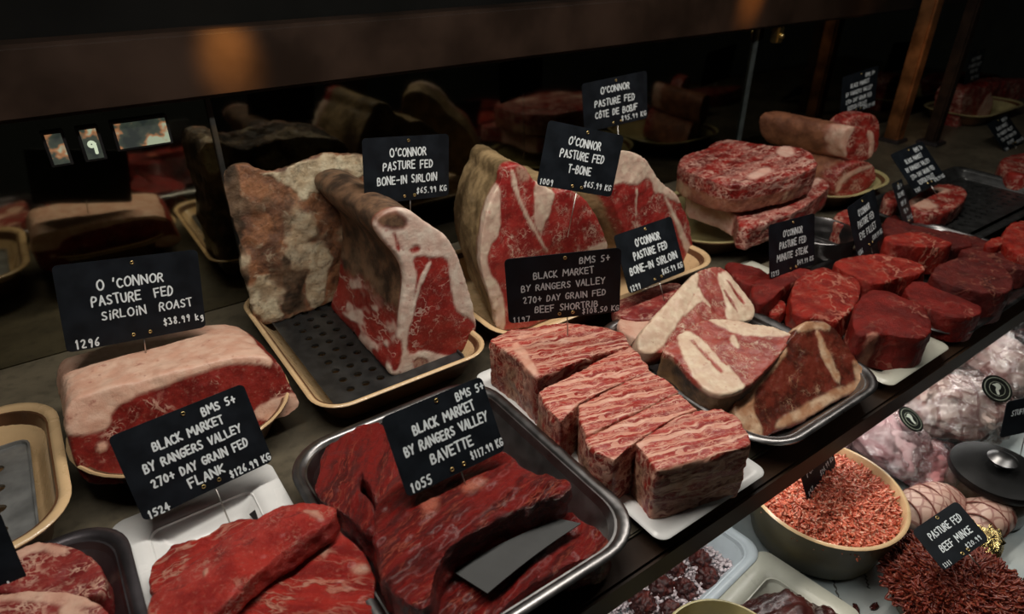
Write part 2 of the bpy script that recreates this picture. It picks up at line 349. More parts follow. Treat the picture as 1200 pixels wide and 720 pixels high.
def perforated(name, label, x, y, z, w, d, nx, ny, r, mat, rot=0, lip=.012, parent=None, oval=1.0, margin=.02):
    bm = bmesh.new(); T = .0018; ns = 16
    cw, ch = (w-2*margin)/nx, (d-2*margin)/ny
    sq = []
    for k in range(ns):
        a = 2*math.pi*k/ns; cx, sy = math.cos(a), math.sin(a); m = max(abs(cx), abs(sy)); sq.append((cx/m, sy/m))
    for i in range(nx):
        for j in range(ny):
            cx, cy = -w/2+margin+cw*(i+.5), -d/2+margin+ch*(j+.5)
            O = [bm.verts.new((cx+q[0]*cw/2, cy+q[1]*ch/2, T)) for q in sq]
            I = [bm.verts.new((cx+r*oval*math.cos(2*math.pi*k/ns), cy+r*math.sin(2*math.pi*k/ns), T)) for k in range(ns)]
            L = [bm.verts.new((v.co.x, v.co.y, -T)) for v in I]
            for k in range(ns):
                q = (k+1) % ns; bm.faces.new((O[k], O[q], I[q], I[k])); bm.faces.new((I[k], I[q], L[q], L[k]))
    bmesh.ops.remove_doubles(bm, verts=bm.verts, dist=1e-5)
    # border with a turned-up lip
    a = [bm.verts.new(p) for p in rring(w-2*margin, d-2*margin, .0005, T, 3)]
    b = [bm.verts.new(p) for p in rring(w, d, .012, T, 3)]
    c = [bm.verts.new(p) for p in rring(w+.002, d+.002, .013, T+lip, 3)]
    e = [bm.verts.new(p) for p in rring(w+.006, d+.006, .014, T+lip, 3)]
    k = len(a)
    for A, B in ((a, b), (b, c), (c, e)):
        for i in range(k): bm.faces.new((A[i], A[(i+1) % k], B[(i+1) % k], B[i]))
    bmesh.ops.recalc_face_normals(bm, faces=bm.faces)
    o = bm_obj(name, bm, mat, parent); o.location = (x, y, z); o.rotation_euler.z = rot
    m = o.modifiers.new('thick', 'SOLIDIFY'); m.thickness = .0012; m.offset = 0
    if label: tag(o, label, 'tray insert')
    return o

tray('steel_tray', 'deep stainless steel tray with rolled rim holding the bavette beef', .116, .400, .305, .645, .056, steel, rim=.012, flare=.022, r=.05)
tray('white_tray', 'white rectangular tray under the raw flank steaks', -.066, .110, .33, .672, .030, white_tray, rim=.03, flare=.012, r=.012)
tray('dark_tray', 'dark metal tray in the lower left corner holding marbled steaks', -.36, -.050, .40, .668, .045, dark_steel, rim=.012, flare=.02, r=.045)
tray('oval_dish', 'empty cream glazed dish with a perforated insert at far left', -.42, -.088, .655, .935, .062, cream, rim=.012, flare=.02, r=.055, outer=brown_glaze, cat='dish')
perforated('perforated_insert', 'grey perforated metal insert inside the empty cream dish at far left', -.254, .795, .022, .245, .195, 6, 4, .0085, simple('grey_insert', (.30, .31, .31), .4, .6), lip=.004, oval=1.35)
tray('oval_dish', 'cream dish with brown outside under the sirloin roast', -.088, .178, .690, .905, .058, cream, rim=.008, flare=.025, r=.09, outer=brown_glaze, cat='dish')
tray('oval_dish', 'cream rimmed dish with black perforated insert under the bone-in sirloin', .187, .462, .690, 1.075, .050, cream, rim=.007, flare=.018, r=.04, outer=brown_glaze, cat='dish')
perforated('perforated_insert', 'black perforated insert under the aged bone-in sirloin', .3245, .882, .020, .205, .315, 7, 10, .0065, black_steel, lip=.004)
tray('oval_dish', 'cream dish under the tall dry-aged T-bone joints', .482, .985, .690, 1.02, .052, cream, rim=.010, flare=.02, r=.05, outer=brown_glaze, cat='dish')
tray('oval_dish', 'cream brown-sided dish under the stacked rib slabs', .985, 1.415, .722, 1.00, .052, olive_cream, rim=.010, flare=.03, r=.10, outer=brown_glaze, cat='dish')
tray('oval_dish', 'cream dish under the rolled rib beef pieces', 1.43, 1.745, .735, 1.03, .050, olive_cream, rim=.010, flare=.03, r=.09, outer=brown_glaze, cat='dish')
tray('white_tray', 'white tray under the row of beef short ribs', .418, .606, .308, .688, .020, white_tray, rim=.02, flare=.008, r=.012)
tray('steel_tray', 'shallow steel tray with rounded corner under the three T-bone steaks', .612, .890, .308, .66, .040, steel, rim=.012, flare=.018, r=.05)
tray('white_tray', 'pale flat tray under the minute steak and large fillet piece', .897, 1.082, .312, .70, .020, offwhite, rim=.02, flare=.008, r=.012)
tray('steel_tray', 'shallow steel tray under the eye fillet pieces at the right', 1.089, 1.56, .309, .60, .028, steel, rim=.012, flare=.015, r=.05)
t = bowl('steel_pan', 'round stainless steel pan with perforated base behind the eye fillet tag', 1.235, .655, 0, .075, .062, steel, steel, base=.88, cat='pan')
perforated('perforated_insert', 'shiny perforated plate inside the round steel pan', 1.235, .655, .02, .088, .088, 4, 4, .008, steel, lip=.003, margin=.006)
tray('black_tray', 'black perforated metal tray with one marbled steak at far right', 1.50, 2.02, .47, .735, .030, black_steel, rim=.012, flare=.012, r=.02)
perforated('perforated_insert', 'black perforated plate lying in the black tray at far right', 1.76, .6025, .010, .43, .18, 14, 6, .007, black_steel, lip=.002)

# ------------------------------------------------------------------ meat
def hz(z, rot=0.0):
    return np.array([0, 0, z]), np.array([0, 0, 1.0]), np.array([math.cos(rot), math.sin(rot), 0])
def vp(A, B, lean=0.0):
    u = B-A; u[2] = 0; u /= np.linalg.norm(u); nh = np.cross(u, [0, 0, 1.0]); nn = nh*math.cos(lean)+np.array([0, 0, math.sin(lean)])
    return A, nn, u
def pl3(A, B, Cc):
    u = (B-A)/np.linalg.norm(B-A); nn = np.cross(u, Cc-A); nn /= np.linalg.norm(nn)
    if nn@(CP-A) < 0: nn = -nn
    return A, nn, u
def crop(ox, oy, s, pts): return [(ox+x/s, oy+y/s) for x, y in pts]
def voxelize(bm, vs):
    me = bpy.data.meshes.new('tmp'); bm.to_mesh(me); bm.free()
    o = bpy.data.objects.new('tmp', me); C.objects.link(o)
    m = o.modifiers.new('r', 'REMESH'); m.mode = 'VOXEL'; m.voxel_size = vs
    bpy.context.view_layer.update()
    ev = o.evaluated_get(bpy.context.evaluated_depsgraph_get()); e = ev.to_mesh()
    V = np.empty(len(e.vertices)*3); e.vertices.foreach_get('co', V); V = V.reshape(-1, 3)
    Q = np.empty(len(e.loops), np.int32); e.loops.foreach_get('vertex_index', Q); Q = Q.reshape(-1, 4)
    ev.to_mesh_clear(); bpy.data.objects.remove(o); bpy.data.meshes.remove(me)
    return V, Q
def lap(V, Q, it, f=.6):
    a = np.concatenate([Q[:, 0], Q[:, 1], Q[:, 2], Q[:, 3]]); b = np.concatenate([Q[:, 1], Q[:, 2], Q[:, 3], Q[:, 0]])
    cnt = np.bincount(a, minlength=len(V))+np.bincount(b, minlength=len(V))
    for _ in range(it):
        S = np.stack([np.bincount(a, V[b, k], len(V))+np.bincount(b, V[a, k], len(V)) for k in range(3)], 1)
        V = V*(1-f)+f*S/cnt[:, None]
    return V
def vnorm(V, Q):
    fn = np.cross(V[Q[:, 2]]-V[Q[:, 0]], V[Q[:, 3]]-V[Q[:, 1]]); Nn = np.zeros_like(V)
    for k in range(4):
        for j in range(3): Nn[:, j] += np.bincount(Q[:, k], fn[:, j], len(V))
    return Nn/(np.linalg.norm(Nn, axis=1)[:, None]+1e-12)
def islands(Q, cls):
    e = np.sort(np.concatenate([Q[:, [0, 1]], Q[:, [1, 2]], Q[:, [2, 3]], Q[:, [3, 0]]]), 1); fi = np.tile(np.arange(len(Q)), 4)
    o = np.lexsort((e[:, 1], e[:, 0])); e = e[o]; fi = fi[o]; s_ = (e[1:] == e[:-1]).all(1)
    a, b = fi[:-1][s_], fi[1:][s_]; m = cls[a] == cls[b]; a, b = a[m], b[m]
    lab = np.arange(len(Q))
    for _ in range(2000):
        l = np.minimum(lab[a], lab[b]); new = lab.copy(); np.minimum.at(new, a, l); np.minimum.at(new, b, l); new = new[new]
        if (new == lab).all(): break
        lab = new
    return np.unique(lab, return_inverse=True)[1].ravel()
PARTS = {'lean': 'lean_meat', 'fat': 'fat_cap', 'bone': 'bone', 'bark': 'dried_crust'}
def finish(t, V, Q, att, mat, w_thresh=40, single=None):
    Nn = vnorm(V, Q); keys = ['lean', 'fat', 'bone', 'bark']
    lean = 1-np.clip(att['fat']+att['bone']+att['bark'], 0, 1)
    A = np.stack([lean, att['fat'], att['bone'], att['bark']], 1); cls = A[Q].mean(1).argmax(1)
    for k, key in enumerate(keys):
        if (cls == k).sum() < w_thresh: cls[cls == k] = -1
    if (cls == -1).any():
        main = np.bincount(cls[cls >= 0]).argmax(); cls[cls == -1] = main
    comp = islands(Q, cls)                                # every separate patch of fat or bone is a part of its own
    n_ = np.bincount(comp); mainc = np.argmax(n_); small = (n_[comp] < 160)
    cls[small] = cls[comp == mainc][0]; comp = islands(Q, cls); n_ = np.bincount(comp)
    for ci in np.argsort(-n_):
        f = Q[comp == ci]
        if len(f) == 0: continue
        key = keys[int(cls[comp == ci][0])]
        used, inv = np.unique(f, return_inverse=True); inv = inv.reshape(f.shape)
        me = mesh_np(PARTS[key], V[used], inv, attrs={a: att[a][used] for a in ('fat', 'bone', 'bark')}, normals=Nn[used])
        link(PARTS[key] if single is None else single, me, mat, t)
NSEED = [0]
def meat(name, label, cat, poly, plane, mat, thick=.03, D=None, zones=(), vox=.0026, rnd=4, amp=(.0016, 60), amp2=(.0008, 180), side=None, taper=1.0, group=None, ch=2, base=None, skew=None, fn=None, bulge=0.0, warp=1.0, wfreq=90, grain=None):
    p0, nn, u = plane; u = u-nn*(u@nn); u /= np.linalg.norm(u); v = np.cross(nn, u)
    def to2(pts):
        out = []
        for px in pts:
            d = ray(*px); tt = ((p0-CP)@nn)/(d@nn); q = CP+d*tt-p0; out.append((q@u, q@v))
        return np.array(out)
    P = to2(poly); ctr = P.mean(0)
    Dw = -nn*thick if D is None else np.asarray(D, float)
    Dl = np.array([Dw@u, Dw@v, Dw@nn])
    O = p0+u*ctr[0]+v*ctr[1]; P = P-ctr
    Mw = Matrix([[u[i], v[i], nn[i], O[i]] for i in range(3)]+[[0, 0, 0, 1]])
    Pc = chaikin(P, ch)
    bm = bmesh.new()
    a = [bm.verts.new((x, y, 0)) for x, y in Pc]; b = [bm.verts.new((x*taper+Dl[0], y*taper+Dl[1], Dl[2])) for x, y in Pc]
    k = len(a); bm.faces.new(a); bm.faces.new(b[::-1])
    for i in range(k): bm.faces.new((a[(i+1) % k], a[i], b[i], b[(i+1) % k]))
    bmesh.ops.triangulate(bm, faces=bm.faces); bmesh.ops.recalc_face_normals(bm, faces=bm.faces)
    V, Q = voxelize(bm, vox); V = lap(V, Q, rnd)
    NSEED[0] += 1; sd = NSEED[0]*3.17
    tpar = np.clip(V[:, 2]/Dl[2], 0, 1.2) if abs(Dl[2]) > 1e-6 else np.zeros(len(V))
    uv = (V[:, :2]-tpar[:, None]*Dl[:2])/(1-(1-taper)*tpar)[:, None]
    att = {'fat': np.zeros(len(V)), 'bone': np.zeros(len(V)), 'bark': np.zeros(len(V))}
    if base in att: att[base][:] = 1
    def put(kind, m):
        for q in att: att[q] = att[q]*(1-m)
        if kind in att: att[kind] = att[kind]+m
    wn = fbm(V*wfreq+sd, 3)*.0022*warp
    for z in zones:
        kind, poly2 = z[0], chaikin(to2(z[1])-ctr, 1); soft = z[2] if len(z) > 2 else .0022
        put(kind, sstep(soft, -soft, sdf(uv, poly2)+wn))
    depth = tpar*np.linalg.norm(Dl)
    if side: put(side[0], sstep(side[1], side[2], depth+fbm(V*50+sd, 3)*side[1]*.5))
    if fn: fn(V, uv, depth, put, sd)
    Nn = vnorm(V, Q)
    if bulge:
        e = -sdf(uv, Pc); V = V+np.outer(bulge*sstep(0, .03, e)*(1-np.clip(tpar*2, 0, 1)), [0, 0, 1])
    V = V+Nn*(fbm(V*amp[1]+sd, 3)*amp[0]+fbm(V*amp2[1]+sd*2, 2)*amp2[0])[:, None]
    if grain: V = V+Nn*(fbm((V+fbm(V*18, 2)[:, None]*.006)*np.array(grain[1])+sd, 3)*grain[0])[:, None]
    V = V+Nn*(att['fat']*.0006)[:, None]
    t = empty(name, label, cat, group=group, mat=Mw)
    finish(t, V, Q, att, MM[mat])
    return t
def U(x): return np.asarray(x, float)

# -- sirloin roast
cR = lambda pts: crop(40, 350, 2.88, pts)
meat('sirloin_roast', 'big sirloin roast with pale pink fat top and red cut front', 'meat',
     cR([(108, 345), (200, 316), (330, 280), (470, 248), (600, 212), (720, 190), (800, 200), (842, 235), (868, 300), (905, 352), (890, 385), (800, 425), (640, 470), (480, 550), (400, 610), (250, 636), (170, 620), (140, 560), (105, 450)]),
     vp(G(98, 570, .035), G(352, 478, .035), .42), 'roast', taper=.97, D=(-.004, .125, -.008), vox=.0028, rnd=5, amp=(.003, 28), base='lean',
     zones=[('fat', cR([(70, 330), (330, 262), (600, 195), (720, 170), (800, 185), (800, 230), (780, 226), (690, 216), (560, 246), (450, 292), (330, 334), (265, 378), (255, 440), (200, 455), (90, 470)])),
            ('fat', cR([(740, 372), (830, 330), (880, 320), (920, 350), (880, 400), (760, 418)])),
            ('fat', cR([(205, 490), (240, 480), (250, 510), (215, 520)]))],
     fn=lambda V, uv, d, put, s: put('lean', sstep(.045, .06, V[:, 0]-.062+fbm(V*40, 2)*.012)*sstep(.02, .04, d)*.9*(V[:, 1] < .05)))

# -- aged rib slab behind
cB = lambda pts: crop(250, 160, 3, pts)
def ribfn(V, uv, d, put, s):
    put('bark', sstep(.22, .5, fbm(V*22+4, 3))*.75)
    put('fat', sstep(.15, .45, fbm(V*18+41, 4))*.8)
meat('aged_beef_rib', 'tall dry-aged beef rib slab with mottled cream and brown bone side', 'meat',
     cB([(30, 110), (95, 92), (140, 112), (220, 124), (330, 74), (400, 55), (540, 64), (600, 90), (600, 300), (520, 480), (430, 585), (290, 632), (185, 664), (140, 640), (110, 500), (75, 330), (32, 180)]),
     vp(G(312, 382, .024), G(400, 352, .024), .05), 'rib', D=(.02, .06, -.022), vox=.0026, rnd=4, amp=(.006, 24), grain=(.0025, (60, 40, 60)), amp2=(.0014, 90), side=('bark', .008, .016), fn=ribfn, warp=3.5, wfreq=45,
     zones=[('fat', cB([(120, 130), (220, 128), (330, 74), (540, 60), (540, 140), (420, 165), (330, 225), (280, 190), (180, 165)])),
            ('fat', cB([(350, 385), (420, 400), (400, 500), (380, 600), (345, 618), (320, 560), (325, 470)])),
            ('fat', cB([(135, 500), (215, 480), (240, 520), (225, 600), (250, 640), (150, 655)])),
            ('bark', cB([(240, 430), (300, 390), (345, 380), (330, 480), (318, 560), (335, 612), (235, 632), (245, 520)])),
            ('bark', cB([(20, 80), (85, 95), (100, 300), (140, 640), (110, 650), (20, 200)])),
            ('bark', cB([(160, 540), (225, 520), (225, 560), (175, 590)])),
            ('lean', cB([(100, 110), (160, 125), (290, 185), (300, 240), (180, 260), (100, 230)]))])

# -- bone-in sirloin
cS = lambda pts: crop(360, 220, 3, pts)
A_, B_ = G(457, 441, .024), G(556, 404, .024)
Ds = (G(376, 348, .024)-A_)*.84+np.array([0, 0, -.008])
def sirfn(V, uv, d, put, s):
    h = uv[:, 1]+fbm(V*35+s, 3)*.018
    m = sstep(.006, .016, d)
    put('lean', m); put('bark', m*sstep(-.045, -.02, h))
    put('fat', m*sstep(.15, .45, fbm(V*np.array([45, 45, 20])+s, 3))*sstep(-.02, -.05, h)*.8)
meat('bone_in_sirloin', 'dry-aged bone-in sirloin joint with white fat edge and red cut face', 'meat',
     cS([(245, 105), (290, 78), (345, 74), (400, 108), (500, 178), (550, 290), (588, 430), (596, 500), (590, 550), (480, 608), (380, 645), (300, 668), (285, 640), (320, 560), (335, 430), (345, 330), (330, 250), (270, 190), (235, 140)]),
     vp(A_, B_, .10), 'sirloin', D=Ds, vox=.0027, rnd=4, amp=(.0026, 24), amp2=(.0004, 160), fn=sirfn, base='fat',
     zones=[('lean', cS([(365, 250), (400, 236), (440, 245), (490, 240), (500, 290), (506, 360), (520, 420), (530, 440), (575, 458), (600, 500), (600, 545), (568, 572), (500, 598), (440, 580), (400, 570), (365, 590), (345, 560), (362, 470), (375, 380), (385, 300)])),
            ('lean', cS([(355, 215), (385, 203), (405, 212), (395, 228), (365, 230)])),
            ('lean', cS([(300, 150), (318, 180), (330, 215), (318, 230), (305, 190)])),
            ('lean', cS([(305, 560), (330, 520), (335, 600), (310, 650), (290, 640)])),
            ('fat', cS([(425, 260), (440, 262), (405, 330), (385, 400), (365, 480), (352, 480), (372, 390), (395, 320)]), .0018),
            ('bone', cS([(370, 610), (395, 595), (425, 605), (425, 632), (385, 645)])),
            ('bark', cS([(240, 105), (300, 80), (345, 100), (350, 140), (300, 150), (255, 135)]), .006)])

# -- T-bone joint
cT = lambda pts: crop(500, 170, 3.273, pts)
At, Bt = G(592, 384, .022), G(716, 338, .022)
Dt = (G(548, 328, .022)-At)*.9
meat('tbone_joint', 'large dry-aged T-bone joint with tan crust and marbled red face', 'meat',
     cT([(283, 150), (288, 105), (305, 80), (335, 72), (375, 85), (398, 120), (410, 142), (445, 152), (488, 184), (505, 178), (545, 168), (590, 195), (628, 230), (665, 300), (702, 392), (700, 480), (600, 600), (440, 690), (320, 715), (272, 715), (262, 640), (225, 540), (205, 460), (205, 380), (225, 270), (262, 172)]),
     vp(At, Bt, .12), 'tbone', ch=1, taper=.88, D=Dt, vox=.0028, rnd=4, amp=(.003, 26), side=('bark', .012, .026),
     zones=[('fat', cT([(280, 150), (255, 160), (215, 270), (195, 380), (195, 470), (230, 590), (262, 720), (300, 720), (298, 600), (275, 532), (245, 500), (228, 440), (245, 395), (285, 330), (285, 250)])),
            ('fat', cT([(410, 140), (445, 150), (495, 182), (480, 220), (472, 275), (450, 300), (440, 350), (432, 340), (408, 290), (415, 220)])),
            ('fat', cT([(318, 95), (335, 100), (350, 180), (385, 260), (420, 320), (445, 380), (470, 410), (455, 415), (420, 350), (370, 260), (330, 170)]), .0015),
            ('bone', cT([(340, 78), (390, 95), (395, 130), (360, 150), (345, 110)]), .004),
            ('fat', cT([(610, 400), (690, 365), (705, 395), (640, 410)]))])
cQ = lambda pts: crop(700, 160, 4.286, pts)
meat('bone_in_sirloin', 'upright rib-end joint with fat edge right of the T-bone tag', 'meat',
     cQ([(60, 100), (135, 58), (200, 85), (280, 150), (300, 210), (390, 280), (430, 340), (465, 420), (478, 510), (482, 600), (440, 640), (340, 640), (200, 600), (120, 450), (60, 280), (50, 180)]),
     vp(G(742, 330, .022), G(816, 302, .022), .12), 'tbone', D=np.array([-.05, .06, -.01]), vox=.003, rnd=4, amp=(.003, 26), side=('bark', .012, .026),
     zones=[('fat', cQ([(40, 80), (135, 50), (210, 80), (290, 150), (310, 210), (430, 330), (390, 335), (310, 275), (290, 290), (265, 215), (240, 205), (200, 245), (170, 240), (120, 232), (60, 250)])),
            ('fat', cQ([(185, 260), (200, 255), (195, 400), (210, 460), (195, 460)]), .0015),
            ('fat', cQ([(330, 300), (345, 300), (440, 480), (480, 600), (450, 610), (420, 500)]), .0025)])

# -- stacked rib slabs
meat('beef_rib_slab', 'lower beef rib slab lying in the cream dish', 'meat',
     cQ([(405, 290), (560, 235), (900, 225), (1100, 198), (1165, 225), (1165, 262), (1010, 375), (880, 420), (720, 480), (690, 372)]),
     hz(.102, .15), 'wagyu_stack', thick=.046, vox=.0032, rnd=2, ch=1, amp=(.003, 30),
     zones=[('fat', cQ([(380, 270), (700, 330), (760, 340), (720, 400), (660, 390), (400, 320)])), ('fat', cQ([(880, 290), (1100, 205), (1140, 225), (1000, 290), (900, 330)]))])
meat('beef_rib_slab', 'upper beef rib slab with heavy marbling resting on another slab', 'meat',
     cQ([(415, 105), (440, 85), (545, 62), (570, 32), (680, 12), (900, 55), (960, 45), (1060, 68), (1112, 135), (1080, 165), (900, 215), (700, 250), (560, 220), (405, 150)]),
     hz(.170, .15), 'wagyu_stack', thick=.058, vox=.0032, rnd=2, ch=1, amp=(.0035, 28),
     fn=lambda V, uv, d, put, s: put('bark', sstep(.026, .034, d)*sstep(.02, -.03, V[:, 0]-.02+fbm(V*30, 2)*.02)*.9),
     zones=[('fat', cQ([(900, 60), (960, 45), (1000, 80), (960, 110), (905, 100)]), .005), ('fat', cQ([(750, 190), (860, 150), (880, 190), (760, 220)]), .006)])
# -- rolled rib beef
cZ = lambda pts: crop(940, 120, 4, pts)
pz = vp(G(975, 222, .03), G(1028, 218, .03), .05)
meat('rolled_rib_beef', 'lower rib piece with round marbled face in the dish below another roll', 'meat',
     cZ([(135, 430), (160, 350), (205, 300), (270, 275), (330, 280), (355, 330), (330, 400), (235, 448), (160, 450)]), pz, 'scotch', D=(-.02, .20, 0), vox=.0036, rnd=5, amp=(.003, 25), side=('bark', .02, .05),
     zones=[('fat', cZ([(150, 420), (180, 350), (250, 310), (330, 290), (335, 305), (260, 330), (195, 370), (170, 425)]))])
p2 = (pz[0]+np.array([0, .012, 0]), pz[1], pz[2])
meat('rolled_rib_beef', 'upper rib roll with brown fat side resting on another piece', 'meat',
     cZ([(185, 200), (195, 130), (245, 108), (300, 120), (345, 140), (345, 225), (325, 270), (270, 285), (205, 275)]), p2, 'scotch', D=(-.03, .22, .0), vox=.0036, rnd=5, amp=(.003, 25), side=('bark', .03, .06),
     zones=[('fat', cZ([(180, 190), (190, 120), (250, 105), (240, 140), (205, 200), (210, 270), (190, 270)])), ('fat', cZ([(300, 130), (335, 140), (340, 230), (320, 265), (305, 250), (315, 200)]))])
p3 = (pz[0]+np.array([.02, .05, 0]), pz[1], pz[2])
meat('rib_steak', 'red rib steak standing behind the upper rib roll face', 'meat',
     cZ([(190, 110), (240, 62), (300, 50), (345, 62), (368, 95), (362, 190), (350, 250), (250, 240), (200, 200)]), p3, 'scotch', D=(-.0, .045, .0), vox=.0036, rnd=4, amp=(.003, 25))

# -- beef short ribs
c5 = lambda pts: crop(560, 360, 2.77, pts)
SR = [([(34, 108), (60, 92), (110, 70), (290, 50), (400, 66), (474, 84), (496, 124), (410, 146), (335, 172), (190, 232), (120, 160)], 'rearmost beef short rib block just under its price tag', .098),
      ([(192, 272), (330, 208), (420, 160), (494, 124), (530, 160), (560, 206), (450, 252), (330, 312), (270, 372), (225, 330)], 'second beef short rib block from the back of the row', .093),
      ([(326, 318), (450, 254), (556, 206), (612, 232), (652, 276), (560, 318), (470, 362), (352, 418), (332, 370)], 'middle beef short rib block of the row', .094),
      ([(344, 430), (470, 364), (560, 320), (652, 278), (716, 332), (640, 358), (520, 432), (444, 498), (380, 470)], 'fourth beef short rib block from the back, darker streaked', .092),
      ([(510, 440), (640, 357), (718, 334), (790, 326), (842, 350), (876, 405), (890, 446), (760, 486), (580, 530)], 'nearest beef short rib block with dark front face', .095)]
for i, (pts, lab, z) in enumerate(SR):
    L = c5(pts)
    rot = -.30
    meat('beef_short_rib', lab, 'meat', L, hz(z, rot), 'wagyu', thick=z-.012, vox=.0024, rnd=2, amp=(.0020, 35), amp2=(.0012, 150), grain=(.0016, (12, 90, 60)), ch=0, group='beef short ribs in the white tray', taper=.97,
         zones=[('fat', c5([(100, 118), (135, 110), (205, 215), (175, 225)]), .003)] if i == 0 else (),
         fn=(lambda V, uv, d, put, s: (put('bone', sstep(.018, .026, d)*sstep(.012, -.004, np.abs(V[:, 1]+.004)-.006)*sstep(-.035, -.048, V[:, 0]))))) 

# -- three T-bone steaks
c6 = lambda pts: crop(740, 300, 3, pts)
meat('tbone_steak', 'pale T-bone steak with thick white fat, rearmost of three', 'meat',
     c6([(230, 48), (300, 34), (335, 48), (400, 130), (437, 182), (432, 226), (380, 234), (300, 240), (250, 290), (180, 330), (90, 346), (40, 346), (18, 320), (30, 270), (120, 170)]),
     pl3(G(760, 412, .075), G(880, 372, .055), G(842, 312, .105)), 'tsteak', thick=.038, vox=.0025, rnd=4, side=('bark', .014, .026), group='T-bone steaks on the steel tray',
     zones=[('fat', c6([(225, 40), (240, 92), (210, 165), (165, 235), (95, 340), (40, 355), (10, 320), (30, 270), (120, 160)])),
            ('fat', c6([(335, 48), (405, 130), (440, 182), (435, 235), (345, 235), (325, 200), (335, 170), (310, 110), (300, 60), (320, 60)])),
            ('lean', c6([(330, 85), (345, 90), (400, 165), (390, 172)]), .0015), ('lean', c6([(322, 120), (332, 122), (378, 200), (368, 202)]), .0015),
            ('fat', c6([(235, 100), (250, 140), (280, 175), (275, 182), (240, 155), (190, 215), (180, 205), (215, 150)]), .0018)])
meat('tbone_steak', 'thick T-bone steak with fat strip on top, middle of three', 'meat',
     c6([(262, 218), (360, 224), (582, 266), (545, 320), (480, 400), (405, 465), (345, 488), (280, 488), (200, 420), (150, 350), (100, 345), (130, 300), (180, 262)]),
     pl3(G(782, 412, .085), G(930, 388, .085), G(855, 458, .070)), 'tsteak', thick=.062, vox=.0025, rnd=3, side=('bark', .004, .010), group='T-bone steaks on the steel tray',
     zones=[('fat', c6([(255, 212), (360, 220), (590, 262), (560, 285), (470, 284), (370, 278), (320, 255), (280, 236)])),
            ('fat', c6([(150, 280), (200, 258), (240, 290), (310, 345), (370, 420), (408, 468), (340, 495), (270, 490), (200, 400)])),
            ('lean', c6([(205, 300), (218, 298), (325, 405), (312, 412)]), .0015), ('lean', c6([(255, 300), (265, 298), (340, 380), (332, 388)]), .0015),
            ('fat', c6([(350, 280), (365, 280), (380, 320), (375, 330), (340, 300)]), .0018)])
meat('tbone_steak', 'dark aged T-bone steak propped nearest the rounded tray corner', 'meat',
     c6([(605, 230), (650, 224), (702, 240), (745, 290), (795, 370), (845, 435), (820, 472), (700, 522), (600, 592), (500, 622), (455, 652), (400, 622), (358, 560), (370, 490), (430, 425), (540, 312)]),
     pl3(G(872, 505, .022), G(1016, 446, .028), G(948, 378, .095)), 'tdark', thick=.034, vox=.0025, rnd=3, side=('bark', .020, .034), group='T-bone steaks on the steel tray',
     zones=[('fat', c6([(540, 305), (552, 340), (500, 405), (430, 475), (430, 550), (470, 625), (452, 660), (390, 625), (350, 560), (360, 485), (425, 420)])),
            ('fat', c6([(600, 225), (702, 238), (690, 270), (650, 255), (610, 270), (575, 268)])),
            ('fat', c6([(825, 430), (720, 468), (620, 516), (505, 582), (508, 612), (600, 580), (715, 508), (822, 462), (850, 435)]), .003),
            ('fat', c6([(645, 258), (662, 268), (700, 345), (738, 430), (725, 452), (690, 400), (660, 330)]), .002),
            ('fat', c6([(775, 370), (798, 372), (850, 435), (800, 450), (785, 410)]), .003)])
# -- small red cuts behind the short ribs
meat('steak_piece', 'dull red steak piece lying below the second bone-in sirloin tag', 'meat', [(715, 350), (750, 338), (795, 328), (808, 340), (790, 365), (760, 376), (722, 372)], hz(.05), 'rump', thick=.03, rnd=8, vox=.003)
meat('steak_piece', 'small fatty trimmed piece beside the rearmost short rib block', 'meat', [(722, 372), (752, 364), (770, 372), (764, 392), (745, 398), (726, 388)], hz(.045), 'rump', thick=.028, rnd=8, vox=.003, base='fat')

# -- minute steaks and fillets
c2 = lambda pts: crop(840, 270, 3.333, pts)
meat('minute_steak', 'folded thin minute steak, dull red, behind the pale T-bone', 'meat', c2([(20, 125), (80, 120), (170, 145), (215, 175), (200, 215), (120, 215), (50, 170)]), hz(.055), 'fillet', thick=.04, rnd=8, vox=.003)
meat('minute_steak', 'draped minute steak directly below the minute steak tag', 'meat', c2([(128, 215), (170, 175), (250, 150), (340, 140), (390, 160), (330, 190), (270, 210), (230, 260), (180, 290), (140, 275)]), hz(.06), 'fillet', thick=.045, rnd=7, vox=.0028)
meat('minute_steak', 'small red scrap of minute steak tucked at the tray edge', 'meat', c2([(190, 285), (235, 265), (275, 275), (272, 315), (230, 335), (195, 320)]), hz(.035), 'fillet_red', thick=.025, rnd=6, vox=.0028)
meat('minute_steak', 'rounded bright minute steak bundle in the middle of the red cuts', 'meat', c2([(285, 250), (300, 200), (350, 165), (410, 140), (480, 160), (560, 195), (570, 240), (540, 290), (500, 340), (460, 365), (400, 335), (330, 345), (290, 315)]), hz(.06), 'fillet_red', thick=.05, rnd=8, vox=.0026, amp=(.005, 30), bulge=.004)
meat('eye_fillet', 'triangular red eye fillet slice below the eye fillet tag', 'meat', c2([(450, 125), (520, 100), (630, 90), (740, 110), (832, 145), (790, 175), (720, 180), (640, 215), (560, 190), (480, 150)]), hz(.066), 'fillet_red', thick=.05, rnd=4, vox=.0026, amp=(.0035, 34), grain=(.0012, (70, 40, 60)), group='eye fillet pieces')
meat('eye_fillet', 'large rounded eye fillet piece at the edge of the pale tray', 'meat', c2([(525, 330), (545, 270), (590, 235), (660, 228), (740, 260), (800, 290), (850, 360), (830, 420), (740, 420), (650, 400), (560, 415), (530, 390)]), hz(.075), 'fillet', thick=.066, rnd=6, vox=.0026, amp=(.004, 32), bulge=.004, group='eye fillet pieces',
     zones=[('fat', c2([(580, 410), (620, 400), (645, 412), (600, 425)]), .003)])
